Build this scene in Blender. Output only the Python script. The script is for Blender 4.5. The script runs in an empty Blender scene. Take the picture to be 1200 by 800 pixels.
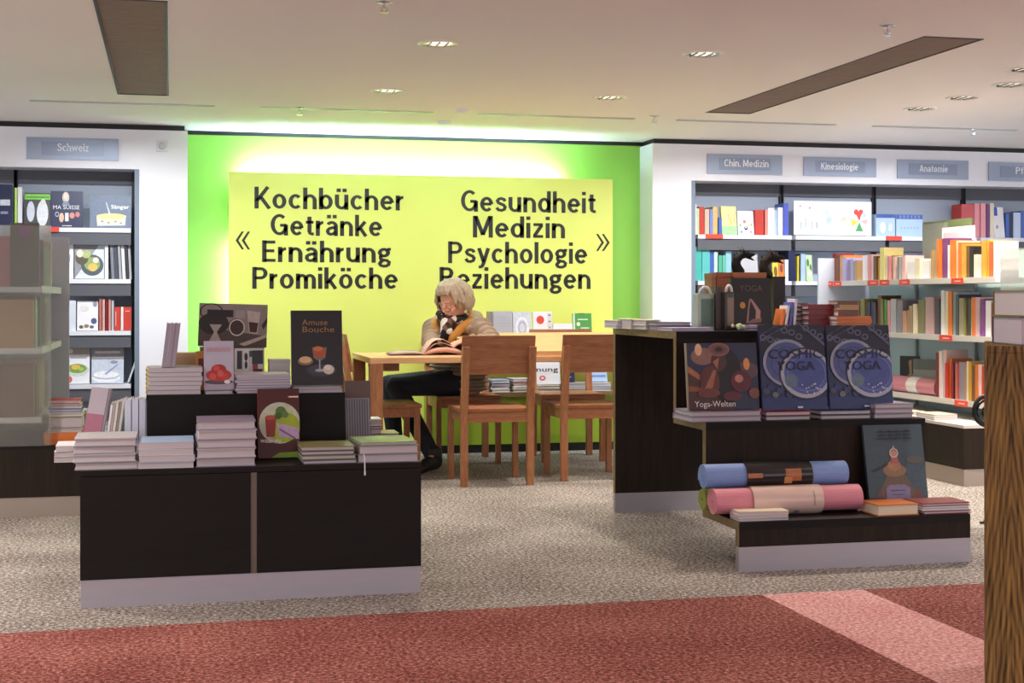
import bpy, bmesh, math, random
from mathutils import Vector, Matrix

random.seed(7)
SC = bpy.context.scene
COL = SC.collection
R = math.radians

# ------------------------------------------------------------------ camera
CAMZ = 1.10
FPX = 1688.0
YAW = R(13.33)
HOR = 350.0
cam_d = bpy.data.cameras.new('camera')
cam_d.sensor_width = 36.0
cam_d.lens = FPX / 1200.0 * 36.0
cam_d.shift_y = -(400.0 - HOR) / 1200.0
cam_d.clip_start = 0.05
cam = bpy.data.objects.new('camera', cam_d)
cam.location = (0, 0, CAMZ)
cam.rotation_euler = (R(90), 0, -YAW)
COL.objects.link(cam)
SC.camera = cam

# ------------------------------------------------------------------ world, exposure
SC.view_settings.view_transform = 'Standard'
SC.view_settings.look = 'None'
SC.view_settings.gamma = 1.0
SC.view_settings.use_curve_mapping = False
SC.view_settings.exposure = 0.62
w = bpy.data.worlds.new('world'); SC.world = w
w.use_nodes = True
w.node_tree.nodes['Background'].inputs[0].default_value = (0.9, 0.92, 1.0, 1)
w.node_tree.nodes['Background'].inputs[1].default_value = 1.15
SPOT_W = 62.0      # ceiling downlights
WASH_W = 9.0       # linear slots washing the wall bookcases
HALO_E = 110.0      # tubes behind the yellow sign

# ------------------------------------------------------------------ geometry of the place, measured off the photograph
_s, _c = math.sin(YAW), math.cos(YAW)
def dxy(px):
    u = px - 600.0
    return FPX * _s + u * _c, FPX * _c - u * _s
def XA(px, Y):
    dx, dy = dxy(px); return Y * dx / dy
def YA(px, X):
    dx, dy = dxy(px); return X * dy / dx
def ZA(px, py, Y):
    dx, dy = dxy(px); return CAMZ + (HOR - py) * Y / dy
def GP(px, py, z):                       # point on a horizontal plane
    dx, dy = dxy(px); t = (z - CAMZ) / (HOR - py)
    return dx * t, dy * t
CEIL = 2.30
WALLY = 10.53       # green wall
PORY = 10.23        # white portal front

# ------------------------------------------------------------------ materials
def lin(h):
    if isinstance(h, (tuple, list)): return tuple(h)
    h = h.lstrip('#')
    v = [int(h[i:i+2], 16) / 255.0 for i in (0, 2, 4)]
    return tuple(x / 12.92 if x <= 0.04045 else ((x + 0.055) / 1.055) ** 2.4 for x in v)
_M = {}
def mat(h, rough=0.55, var=0.06, scale=25.0, metal=0.0, stretch=(1, 1, 1), bump=0.0, spec=0.5, name=None, coat=0.0, detail=3.0):
    key = (h, rough, var, scale, metal, stretch, bump, spec, coat, detail)
    if key in _M: return _M[key]
    m = bpy.data.materials.new(name or 'surface_' + str(h).lstrip('#'))
    m.use_nodes = True
    nt = m.node_tree; b = nt.nodes['Principled BSDF']
    c = lin(h)
    tc = nt.nodes.new('ShaderNodeTexCoord'); mp = nt.nodes.new('ShaderNodeMapping')
    mp.inputs['Scale'].default_value = stretch
    nz = nt.nodes.new('ShaderNodeTexNoise'); nz.inputs['Scale'].default_value = scale; nz.inputs['Detail'].default_value = detail
    mx = nt.nodes.new('ShaderNodeMix'); mx.data_type = 'RGBA'
    mx.inputs['A'].default_value = tuple(max(0, x * (1 - var)) for x in c) + (1,)
    mx.inputs['B'].default_value = tuple(min(1, x * (1 + var)) for x in c) + (1,)
    nt.links.new(tc.outputs['Object'], mp.inputs['Vector']); nt.links.new(mp.outputs[0], nz.inputs['Vector'])
    nt.links.new(nz.outputs['Fac'], mx.inputs['Factor']); nt.links.new(mx.outputs['Result'], b.inputs['Base Color'])
    b.inputs['Roughness'].default_value = rough; b.inputs['Metallic'].default_value = metal
    b.inputs['Specular IOR Level'].default_value = spec
    b.inputs['Coat Weight'].default_value = coat
    if bump:
        bp = nt.nodes.new('ShaderNodeBump'); bp.inputs['Strength'].default_value = bump; bp.inputs['Distance'].default_value = 0.01
        nt.links.new(nz.outputs['Fac'], bp.inputs['Height']); nt.links.new(bp.outputs[0], b.inputs['Normal'])
    _M[key] = m
    return m

def speckle(name, cols, pos, scale, rough=0.95, bump=0.5):
    """carpet: fine coloured flecks"""
    m = bpy.data.materials.new(name); m.use_nodes = True
    nt = m.node_tree; b = nt.nodes['Principled BSDF']
    tc = nt.nodes.new('ShaderNodeTexCoord')
    n1 = nt.nodes.new('ShaderNodeTexNoise'); n1.inputs['Scale'].default_value = scale; n1.inputs['Detail'].default_value = 5; n1.inputs['Roughness'].default_value = 0.8
    n2 = nt.nodes.new('ShaderNodeTexNoise'); n2.inputs['Scale'].default_value = 2.0; n2.inputs['Detail'].default_value = 3
    ad = nt.nodes.new('ShaderNodeMath'); ad.operation = 'MULTIPLY_ADD'; ad.inputs[1].default_value = 0.12; 
    cr = nt.nodes.new('ShaderNodeValToRGB')
    e = cr.color_ramp.elements
    e[0].position = pos[0]; e[0].color = lin(cols[0]) + (1,)
    e[1].position = pos[-1]; e[1].color = lin(cols[-1]) + (1,)
    for p, c in zip(pos[1:-1], cols[1:-1]):
        k = e.new(p); k.color = lin(c) + (1,)
    nt.links.new(tc.outputs['Object'], n1.inputs['Vector']); nt.links.new(tc.outputs['Object'], n2.inputs['Vector'])
    nt.links.new(n2.outputs['Fac'], ad.inputs[0]); nt.links.new(n1.outputs['Fac'], ad.inputs[2])
    nt.links.new(ad.outputs[0], cr.inputs[0]); nt.links.new(cr.outputs[0], b.inputs['Base Color'])
    bp = nt.nodes.new('ShaderNodeBump'); bp.inputs['Strength'].default_value = bump; bp.inputs['Distance'].default_value = 0.006
    nt.links.new(n1.outputs['Fac'], bp.inputs['Height']); nt.links.new(bp.outputs[0], b.inputs['Normal'])
    b.inputs['Roughness'].default_value = rough; b.inputs['Specular IOR Level'].default_value = 0.15
    return m

def wood(name, dark, light, axis='x', scale=3.0, rough=0.45, stretch=18.0, spec=0.25, fine=0.5):
    """grain running along an axis of the object"""
    m = bpy.data.materials.new(name); m.use_nodes = True
    nt = m.node_tree; b = nt.nodes['Principled BSDF']
    tc = nt.nodes.new('ShaderNodeTexCoord'); mp = nt.nodes.new('ShaderNodeMapping')
    sc = {'x': (1, stretch, stretch), 'y': (stretch, 1, stretch), 'z': (stretch, stretch, 1)}[axis]
    mp.inputs['Scale'].default_value = sc
    n1 = nt.nodes.new('ShaderNodeTexNoise'); n1.inputs['Scale'].default_value = scale; n1.inputs['Detail'].default_value = 6; n1.inputs['Distortion'].default_value = 0.6
    n2 = nt.nodes.new('ShaderNodeTexNoise'); n2.inputs['Scale'].default_value = scale * 7; n2.inputs['Detail'].default_value = 4
    mxf = nt.nodes.new('ShaderNodeMix'); mxf.data_type = 'FLOAT'; mxf.inputs[0].default_value = fine
    cr = nt.nodes.new('ShaderNodeValToRGB')
    cr.color_ramp.elements[0].position = 0.33; cr.color_ramp.elements[0].color = lin(dark) + (1,)
    cr.color_ramp.elements[1].position = 0.68; cr.color_ramp.elements[1].color = lin(light) + (1,)
    nt.links.new(tc.outputs['Object'], mp.inputs['Vector'])
    nt.links.new(mp.outputs[0], n1.inputs['Vector']); nt.links.new(mp.outputs[0], n2.inputs['Vector'])
    nt.links.new(n1.outputs['Fac'], mxf.inputs[2]); nt.links.new(n2.outputs['Fac'], mxf.inputs[3])
    nt.links.new(mxf.outputs[0], cr.inputs[0]); nt.links.new(cr.outputs[0], b.inputs['Base Color'])
    b.inputs['Roughness'].default_value = rough; b.inputs['Specular IOR Level'].default_value = spec
    bp = nt.nodes.new('ShaderNodeBump'); bp.inputs['Strength'].default_value = 0.12; bp.inputs['Distance'].default_value = 0.003
    nt.links.new(mxf.outputs[0], bp.inputs['Height']); nt.links.new(bp.outputs[0], b.inputs['Normal'])
    return m

def glow(name, h, strength):
    m = bpy.data.materials.new(name); m.use_nodes = True
    b = m.node_tree.nodes['Principled BSDF']
    b.inputs['Base Color'].default_value = (0.9, 0.9, 0.9, 1)
    b.inputs['Emission Color'].default_value = lin(h) + (1,); b.inputs['Emission Strength'].default_value = strength
    return m

def glass(name, h, rough, trans=1.0):
    m = bpy.data.materials.new(name); m.use_nodes = True
    nt = m.node_tree; b = nt.nodes['Principled BSDF']
    b.inputs['Base Color'].default_value = lin(h) + (1,); b.inputs['Roughness'].default_value = rough
    b.inputs['Transmission Weight'].default_value = trans; b.inputs['IOR'].default_value = 1.25
    nz = nt.nodes.new('ShaderNodeTexNoise'); nz.inputs['Scale'].default_value = 6
    mr = nt.nodes.new('ShaderNodeMapRange'); mr.inputs['To Min'].default_value = rough * 0.8; mr.inputs['To Max'].default_value = rough * 1.2
    nt.links.new(nz.outputs['Fac'], mr.inputs['Value']); nt.links.new(mr.outputs[0], b.inputs['Roughness'])
    return m

M_white = mat('#e9e9ee', 0.5, 0.015, 3)
M_ceil = mat('#f6f0ea', 0.9, 0.02, 2)
M_green = mat('#93d056', 0.6, 0.03, 3)
M_yellow = mat('#e0e974', 0.45, 0.02, 2)
M_ink = mat('#22241c', 0.5, 0.05, 20)
M_black = mat('#141416', 0.5, 0.1, 20)
M_steel = mat('#b5b0b8', 0.42, 0.05, 6, metal=0.75, stretch=(1, 8, 8))
M_chrome = mat('#d8d8dc', 0.15, 0.04, 30, metal=1.0)
M_shelf_grey = mat('#a9b4c4', 0.5, 0.03, 4)
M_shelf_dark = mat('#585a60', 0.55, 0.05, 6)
M_shelf_white = mat('#dfe1e8', 0.4, 0.02, 6)
M_redtag = mat('#d8452f', 0.5, 0.05, 10)
M_page = mat('#bfb9bb', 0.8, 0.08, 90, stretch=(1, 1, 12))
M_page_cream = mat('#dccfb4', 0.8, 0.08, 90, stretch=(1, 1, 12))
M_wenge = wood('wenge_wood', '#0c0908', '#191310', 'x', 2.2, 0.6, 22)
M_wenge_v = wood('wenge_wood_upright', '#150f0a', '#2e2115', 'z', 2.2, 0.6, 22)
M_wenge_edge = wood('oak_edge_strip', '#6b5a3c', '#8a7650', 'x', 3, 0.5, 10)
def chevron_oak():
    """upright oak veneer with a column of cathedral grain"""
    m = bpy.data.materials.new('cathedral_oak'); m.use_nodes = True
    nt = m.node_tree; b = nt.nodes['Principled BSDF']; N = nt.nodes.new; L = nt.links.new
    def mth(op, a_, b_=None, v=None):
        n = N('ShaderNodeMath'); n.operation = op
        L(a_, n.inputs[0])
        if b_ is not None: L(b_, n.inputs[1])
        elif v is not None: n.inputs[1].default_value = v
        return n.outputs[0]
    tc = N('ShaderNodeTexCoord'); sp = N('ShaderNodeSeparateXYZ'); L(tc.outputs['Object'], sp.inputs[0])
    dx = mth('ABSOLUTE', mth('SUBTRACT', sp.outputs[0], v=0.066))
    nz = N('ShaderNodeTexNoise'); nz.inputs['Scale'].default_value = 9; nz.inputs['Detail'].default_value = 4; L(tc.outputs['Object'], nz.inputs['Vector'])
    mp = N('ShaderNodeMapping'); mp.inputs['Scale'].default_value = (90, 90, 3); L(tc.outputs['Object'], mp.inputs[0])
    fi = N('ShaderNodeTexNoise'); fi.inputs['Scale'].default_value = 1.6; fi.inputs['Detail'].default_value = 5; L(mp.outputs[0], fi.inputs['Vector'])
    ph = mth('ADD', mth('MULTIPLY', dx, v=420.0), mth('MULTIPLY', sp.outputs[2], v=60.0))
    ph = mth('ADD', ph, mth('MULTIPLY', nz.outputs['Fac'], v=9.0))
    sn = mth('MULTIPLY', mth('SINE', ph), v=0.10)
    v = mth('ADD', sn, fi.outputs['Fac'])
    cr = N('ShaderNodeValToRGB'); cr.color_ramp.elements[0].position = 0.28; cr.color_ramp.elements[0].color = lin('#33240f') + (1,)
    cr.color_ramp.elements[1].position = 0.8; cr.color_ramp.elements[1].color = lin('#94733c') + (1,)
    L(v, cr.inputs[0]); L(cr.outputs[0], b.inputs['Base Color']); b.inputs['Roughness'].default_value = 0.55; b.inputs['Specular IOR Level'].default_value = 0.25
    return m
M_oak_front = chevron_oak()
M_pear = wood('pear_wood', '#86523a', '#b37d58', 'x', 2.0, 0.42, 12)
M_pear_v = wood('pear_wood_upright', '#8e5a3e', '#ba845c', 'z', 2.0, 0.42, 12)
M_table = wood('pale_beech_wood', '#cf9d6c', '#e8c096', 'x', 2.0, 0.35, 12)
M_grille = wood('grille_brown', '#7d6a5c', '#a08b7b', 'x', 6, 0.6, 20)

# ------------------------------------------------------------------ mesh helpers
def box(bm, x0, x1, y0, y1, z0, z1, mi=0):
    vs = [bm.verts.new((x, y, z)) for z in (z0, z1) for y in (y0, y1) for x in (x0, x1)]
    for f in ((0, 2, 3, 1), (4, 5, 7, 6), (0, 1, 5, 4), (2, 6, 7, 3), (0, 4, 6, 2), (1, 3, 7, 5)):
        fc = bm.faces.new([vs[i] for i in f]); fc.material_index = mi
    return vs
def prism(bm, pts, z0, z1, mi=0):
    """pts in plan (x, y)"""
    n = len(pts)
    a = [bm.verts.new((p[0], p[1], z0)) for p in pts]; b = [bm.verts.new((p[0], p[1], z1)) for p in pts]
    bm.faces.new(a[::-1]).material_index = mi; bm.faces.new(b).material_index = mi
    for i in range(n):
        bm.faces.new((a[i], a[(i + 1) % n], b[(i + 1) % n], b[i])).material_index = mi
def tube(bm, pts, rad, seg=8, caps=True, mi=0):
    pts = [Vector(p) for p in pts]
    if not isinstance(rad, (list, tuple)): rad = [rad] * len(pts)
    rings = []
    up0 = Vector((0, 0, 1))
    for i, p in enumerate(pts):
        d = (pts[min(i + 1, len(pts) - 1)] - pts[max(i - 1, 0)]).normalized()
        u = d.cross(up0)
        if u.length < 1e-3: u = d.cross(Vector((0, 1, 0)))
        u.normalize(); v = d.cross(u)
        rings.append([bm.verts.new(p + (u * math.cos(2 * math.pi * k / seg) + v * math.sin(2 * math.pi * k / seg)) * rad[i]) for k in range(seg)])
    for a, b in zip(rings, rings[1:]):
        for k in range(seg):
            bm.faces.new((a[k], b[k], b[(k + 1) % seg], a[(k + 1) % seg])).material_index = mi
    if caps:
        bm.faces.new(rings[0]); bm.faces.new(rings[-1][::-1])
def ellipsoid(bm, c, r, rot=None, sub=2):
    M = Matrix.Translation(c) @ (rot.to_4x4() if rot is not None else Matrix.Identity(4)) @ Matrix.Diagonal((r[0], r[1], r[2], 1))
    bmesh.ops.create_icosphere(bm, subdivisions=sub, radius=1.0, matrix=M)
def lathe(bm, prof, seg=24, c=(0, 0, 0)):
    rings = []
    for r, z in prof:
        rings.append([bm.verts.new((c[0] + r * math.cos(2 * math.pi * k / seg), c[1] + r * math.sin(2 * math.pi * k / seg), c[2] + z)) for k in range(seg)])
    for a, b in zip(rings, rings[1:]):
        for k in range(seg): bm.faces.new((a[k], a[(k + 1) % seg], b[(k + 1) % seg], b[k]))
    return rings
def chain(bm, pts, rad, sub=2, step=0.35):
    """dense overlapping balls along a line, for voxel remeshing"""
    pts = [Vector(p) for p in pts]
    for i in range(len(pts) - 1):
        L = (pts[i + 1] - pts[i]).length; rr = min(rad[i], rad[i + 1])
        n = max(1, int(L / (rr * step)))
        for k in range(n + 1):
            t = k / n; r = rad[i] * (1 - t) + rad[i + 1] * t
            ellipsoid(bm, pts[i].lerp(pts[i + 1], t), (r, r, r), None, sub)

def obj(name, bm, mats, parent=None, smooth=False, recalc=True, bevel=0.0):
    if recalc: bmesh.ops.recalc_face_normals(bm, faces=bm.faces[:])
    me = bpy.data.meshes.new(name); bm.to_mesh(me); bm.free()
    if not isinstance(mats, (list, tuple)): mats = [mats]
    for m in mats: me.materials.append(m)
    if smooth:
        for p in me.polygons: p.use_smooth = True
    o = bpy.data.objects.new(name, me); COL.objects.link(o)
    if parent is not None: o.parent = parent
    if bevel:
        md = o.modifiers.new('bevel', 'BEVEL'); md.width = bevel; md.segments = 2; md.limit_method = 'ANGLE'
    return o
def bxo(name, x0, x1, y0, y1, z0, z1, m, parent=None, bevel=0.0):
    bm = bmesh.new(); box(bm, x0, x1, y0, y1, z0, z1); return obj(name, bm, m, parent, recalc=False, bevel=bevel)
def tag(o, label=None, cat=None, group=None, kind=None):
    if label: o['label'] = label
    if cat: o['category'] = cat
    if group: o['group'] = group
    if kind: o['kind'] = kind
    return o
def thing(name, label, cat, loc=(0, 0, 0), rz=0.0, group=None):
    o = bpy.data.objects.new(name, None); o.empty_display_size = 0.1
    COL.objects.link(o); o.location = loc; o.rotation_euler = (0, 0, rz)
    return tag(o, label, cat, group)
def remesh(bm, voxel, smooth_it=4):
    me = bpy.data.meshes.new('tmp'); bm.to_mesh(me); bm.free()
    o = bpy.data.objects.new('tmp', me); COL.objects.link(o)
    md = o.modifiers.new('r', 'REMESH'); md.mode = 'VOXEL'; md.voxel_size = voxel
    if smooth_it:
        s = o.modifiers.new('s', 'SMOOTH'); s.factor = 0.5; s.iterations = smooth_it
    dg = bpy.context.evaluated_depsgraph_get()
    out = bpy.data.meshes.new_from_object(o.evaluated_get(dg))
    bpy.data.objects.remove(o); bpy.data.meshes.remove(me)
    for p in out.polygons: p.use_smooth = True
    return out
def mobj(name, me, mats, parent=None):
    me.name = name; me.materials.clear()
    for m in (mats if isinstance(mats, (list, tuple)) else [mats]): me.materials.append(m)
    o = bpy.data.objects.new(name, me); COL.objects.link(o)
    if parent is not None: o.parent = parent
    return o

_T = {}
def text_mesh(s, bold=0.0):
    """flat glyphs in the x/z plane facing -y, with measured width and the cap height of the face"""
    key = (s, bold)
    if key in _T: return _T[key]
    cu = bpy.data.curves.new('t', 'FONT'); cu.body = s; cu.offset = bold; cu.resolution_u = 3; cu.fill_mode = 'FRONT'
    o = bpy.data.objects.new('t', cu); COL.objects.link(o)
    dg = bpy.context.evaluated_depsgraph_get()
    me = bpy.data.meshes.new_from_object(o.evaluated_get(dg))
    bpy.data.objects.remove(o); bpy.data.curves.remove(cu)
    vs = [(v.co.x, v.co.y) for v in me.vertices]; fs = [tuple(p.vertices) for p in me.polygons]
    bpy.data.meshes.remove(me)
    _T[key] = (vs, fs)
    return _T[key]
def cap_h(bold=0.0):
    vs, _ = text_mesh('H', bold); return max(v[1] for v in vs) - min(v[1] for v in vs)
def put_text(bm, s, xc, y, zb, width, cap, bold=0.0, mi=0, slope=0.0, depth=0.0):
    vs, fs = text_mesh(s, bold)
    if not vs: return
    x0 = min(v[0] for v in vs); x1 = max(v[0] for v in vs)
    kx = width / (x1 - x0); kz = cap / cap_h(bold)
    nv = [bm.verts.new((xc + (v[0] - (x0 + x1) / 2) * kx, y, zb + v[1] * kz)) for v in vs]
    for f in fs:
        try:
            fc = bm.faces.new([nv[i] for i in f]); fc.material_index = mi
            fc.normal_update()
            if fc.normal.y > 0: fc.normal_flip()
        except ValueError: pass

# ------------------------------------------------------------------ bold grotesque lettering drawn with strokes (cap height 1)
def _arc(cx, cz, rx, rz, a0, a1, n=14):
    return [(cx + rx * math.cos(R(a0 + (a1 - a0) * k / n)), cz + rz * math.sin(R(a0 + (a1 - a0) * k / n))) for k in range(n + 1)]
def _glyphs():
    L = lambda *p: [tuple(q) for q in p]
    stem = L((.085, 0), (.085, .70)); asc = L((.085, 0), (.085, 1.0))
    arch = [(.085, .36)] + _arc(.275, .40, .19, .225, 175, 0) + [(.465, 0)]
    bowl = _arc(.28, .35, .195, .275, 0, 360, 28)
    ubowl = [(.085, .70)] + _arc(.275, .30, .19, .225, 180, 360) + [(.465, .34)]
    sq = lambda x, z: L((x, z - .08), (x, z + .08))
    uml = lambda c: [sq(c - .12, .90), sq(c + .12, .90)]
    a_ = [_arc(.255, .46, .175, .165, 155, 0) + [(.43, 0)], L((.43, .40), (.30, .385), (.17, .35), (.095, .28), (.085, .19), (.125, .11), (.21, .075), (.32, .10), (.43, .2))]
    G = {'l': ([asc], .17), 'i': ([stem, sq(.085, .92)], .17), 'n': ([stem, arch], .55), 'h': ([asc, arch], .55),
         'm': ([stem, [(.085, .36)] + _arc(.245, .42, .16, .20, 175, 0) + [(.405, 0)], [(.405, .36)] + _arc(.565, .42, .16, .20, 175, 0) + [(.725, 0)]], .81),
         'u': ([ubowl, L((.465, 0), (.465, .70))], .55), 'ü': ([ubowl, L((.465, 0), (.465, .70))] + uml(.275), .55),
         'r': ([stem, [(.085, .34)] + _arc(.31, .37, .225, .245, 178, 88)], .33),
         'o': ([bowl], .56), 'ö': ([bowl] + uml(.28), .56), 'c': ([_arc(.28, .35, .195, .275, 42, 318, 22)], .50),
         'e': ([_arc(.28, .35, .195, .275, 0, 318, 24), L((.12, .36), (.475, .36))], .55),
         'd': ([bowl, L((.475, 0), (.475, 1.0))], .56), 'b': ([bowl, asc], .56), 'a': (a_, .52), 'ä': (a_ + uml(.26), .52),
         'g': ([_arc(.25, .47, .165, .155, 0, 360, 22), L((.36, .60), (.44, .63), (.53, .625)), L((.17, .33), (.11, .26), (.12, .17), (.24, .125), (.38, .10), (.46, .02), (.44, -.09), (.34, -.155), (.23, -.165), (.12, -.13), (.08, -.05), (.12, .03), (.2, .1))], .53),
         'k': ([asc, L((.085, .24), (.43, .68)), L((.21, .40), (.46, .0))], .51),
         's': ([L((.43, .50), (.38, .59), (.27, .625), (.16, .60), (.105, .52), (.14, .43), (.25, .375), (.37, .325), (.425, .23), (.40, .13), (.28, .075), (.15, .095), (.07, .2))], .49),
         't': ([L((.17, .88), (.17, .20), (.20, .11), (.27, .08), (.35, .09)), L((.02, .625), (.34, .625))], .35),
         'y': ([L((.06, .70), (.265, .06)), L((.46, .70), (.25, -.02), (.20, -.13), (.13, -.17), (.05, -.16))], .52),
         'z': ([L((.04, .625), (.43, .625)), L((.385, .60), (.08, .10)), L((.03, .075), (.44, .075))], .46),
         'f': ([L((.15, 0), (.15, .80), (.18, .90), (.25, .925), (.33, .915)), L((.02, .625), (.32, .625))], .32),
         'w': ([L((.06, .70), (.22, .03)), L((.22, .03), (.39, .68)), L((.39, .68), (.56, .03)), L((.56, .03), (.72, .70))], .78),
         '.': ([L((.085, 0), (.085, .17))], .17), ' ': ([], .18),
         'E': ([L((.09, 0), (.09, 1)), L((.09, .92), (.52, .92)), L((.09, .52), (.48, .52)), L((.09, .08), (.53, .08))], .54),
         'K': ([L((.09, 0), (.09, 1)), L((.09, .34), (.54, 1.0)), L((.25, .54), (.60, .0))], .63),
         'P': ([L((.09, 0), (.09, 1)), [(.09, .92)] + _arc(.34, .71, .19, .21, 90, -90) + [(.09, .50)]], .60),
         'B': ([L((.09, 0), (.09, 1)), [(.09, .92)] + _arc(.33, .73, .17, .19, 90, -90) + [(.09, .54)], [(.33, .53)] + _arc(.35, .305, .19, .225, 90, -90) + [(.09, .08)]], .63),
         'M': ([L((.09, 0), (.09, 1)), L((.73, 0), (.73, 1)), L((.12, .98), (.41, .12)), L((.70, .98), (.41, .12))], .82),
         'G': ([_arc(.37, .5, .28, .42, 48, 345, 26), L((.40, .47), (.66, .47)), L((.64, .50), (.64, .0))], .73),
         'A': ([L((.06, 0), (.31, .98)), L((.58, 0), (.33, .98)), L((.16, .28), (.48, .28))], .64),
         'C': ([_arc(.36, .5, .27, .42, 45, 315, 26)], .64),
         'S': ([L((.52, .74), (.46, .87), (.31, .925), (.17, .88), (.115, .76), (.16, .64), (.31, .55), (.47, .46), (.535, .31), (.48, .15), (.32, .075), (.16, .12), (.07, .28))], .60)}
    return G
_G = _glyphs()
def stroke_text(bm, s, xc, y, zb, width, cap, wt=0.085):
    pen = 0.0; strokes = []
    for chn in s:
        g, adv = _G[chn]
        for st in g: strokes.append([(p[0] + pen, p[1]) for p in st])
        pen += adv + 0.085
    total = pen - 0.085
    kx = width / total
    def V(p): return bm.verts.new((xc + (p[0] - total / 2) * kx, y, zb + p[1] * cap))
    for st in strokes:
        n = len(st); closed = n > 8 and abs(st[0][0] - st[-1][0]) < 1e-4 and abs(st[0][1] - st[-1][1]) < 1e-4
        A, B = [], []
        for i, p in enumerate(st):
            if closed: a, b = st[(i - 1) % (n - 1)], st[(i + 1) % (n - 1)]
            else: a, b = st[max(i - 1, 0)], st[min(i + 1, n - 1)]
            d = Vector((b[0] - a[0], b[1] - a[1])).normalized(); nx, nz = -d.y, d.x
            hw = wt * (1.0 - 0.22 * abs(d.x))
            A.append(V((p[0] + nx * hw, p[1] + nz * hw))); B.append(V((p[0] - nx * hw, p[1] - nz * hw)))
        for i in range(n - 1):
            fc = bm.faces.new((A[i], A[i + 1], B[i + 1], B[i])); fc.normal_update()
            if fc.normal.y > 0: fc.normal_flip()

ORD = ['first', 'second', 'third', 'fourth', 'fifth', 'sixth', 'seventh', 'eighth', 'ninth', 'tenth', 'eleventh', 'twelfth', 'thirteenth', 'fourteenth',
       'fifteenth', 'sixteenth', 'seventeenth', 'eighteenth', 'nineteenth', 'twentieth', 'twenty-first', 'twenty-second', 'twenty-third', 'twenty-fourth',
       'twenty-fifth', 'twenty-sixth', 'twenty-seventh', 'twenty-eighth', 'twenty-ninth', 'thirtieth', 'thirty-first', 'thirty-second', 'thirty-third',
       'thirty-fourth', 'thirty-fifth', 'thirty-sixth', 'thirty-seventh', 'thirty-eighth', 'thirty-ninth', 'fortieth', 'forty-first', 'forty-second', 'forty-third', 'forty-fourth', 'forty-fifth']

# ------------------------------------------------------------------ books
def deco_mesh(deco, W, H):
    """flat print on a cover: shapes in cover fractions"""
    bm = bmesh.new(); mats = []; lay = 0
    for d in deco:
        lay += 1; y = -0.0009 - 0.00025 * lay
        h = d[-1]; m = mat(h, 0.4, 0.28, 45, detail=5.0)
        if m not in mats: mats.append(m)
        mi = mats.index(m); k = d[0]
        if k == 'r': pts = [(d[1], d[2]), (d[3], d[2]), (d[3], d[4]), (d[1], d[4])]
        elif k == 'e': pts = [(d[1] + d[3] * math.cos(a * math.pi / 14), d[2] + d[4] * math.sin(a * math.pi / 14)) for a in range(28)]
        elif k == 'p': pts = d[1]
        elif k == 'o':
            n = 36; ri = d[5]
            P = lambda a, f: bm.verts.new(((d[1] + d[3] * f * math.cos(a) - 0.5) * W, y, (d[2] + d[4] * f * math.sin(a)) * H))
            A = [P(2 * math.pi * i / n, 1) for i in range(n)]; B = [P(2 * math.pi * i / n, ri) for i in range(n)]
            for i in range(n):
                fc = bm.faces.new((A[i], A[(i + 1) % n], B[(i + 1) % n], B[i])); fc.material_index = mi
                fc.normal_update()
                if fc.normal.y > 0: fc.normal_flip()
            continue
        pts = [(min(1, max(0, u)), min(1, max(0, v))) for u, v in pts]
        try:
            fc = bm.faces.new([bm.verts.new(((u - 0.5) * W, y, v * H)) for u, v in pts]); fc.material_index = mi
            fc.normal_update()
            if fc.normal.y > 0: fc.normal_flip()
        except ValueError: pass
    return bm, mats, lay

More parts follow.
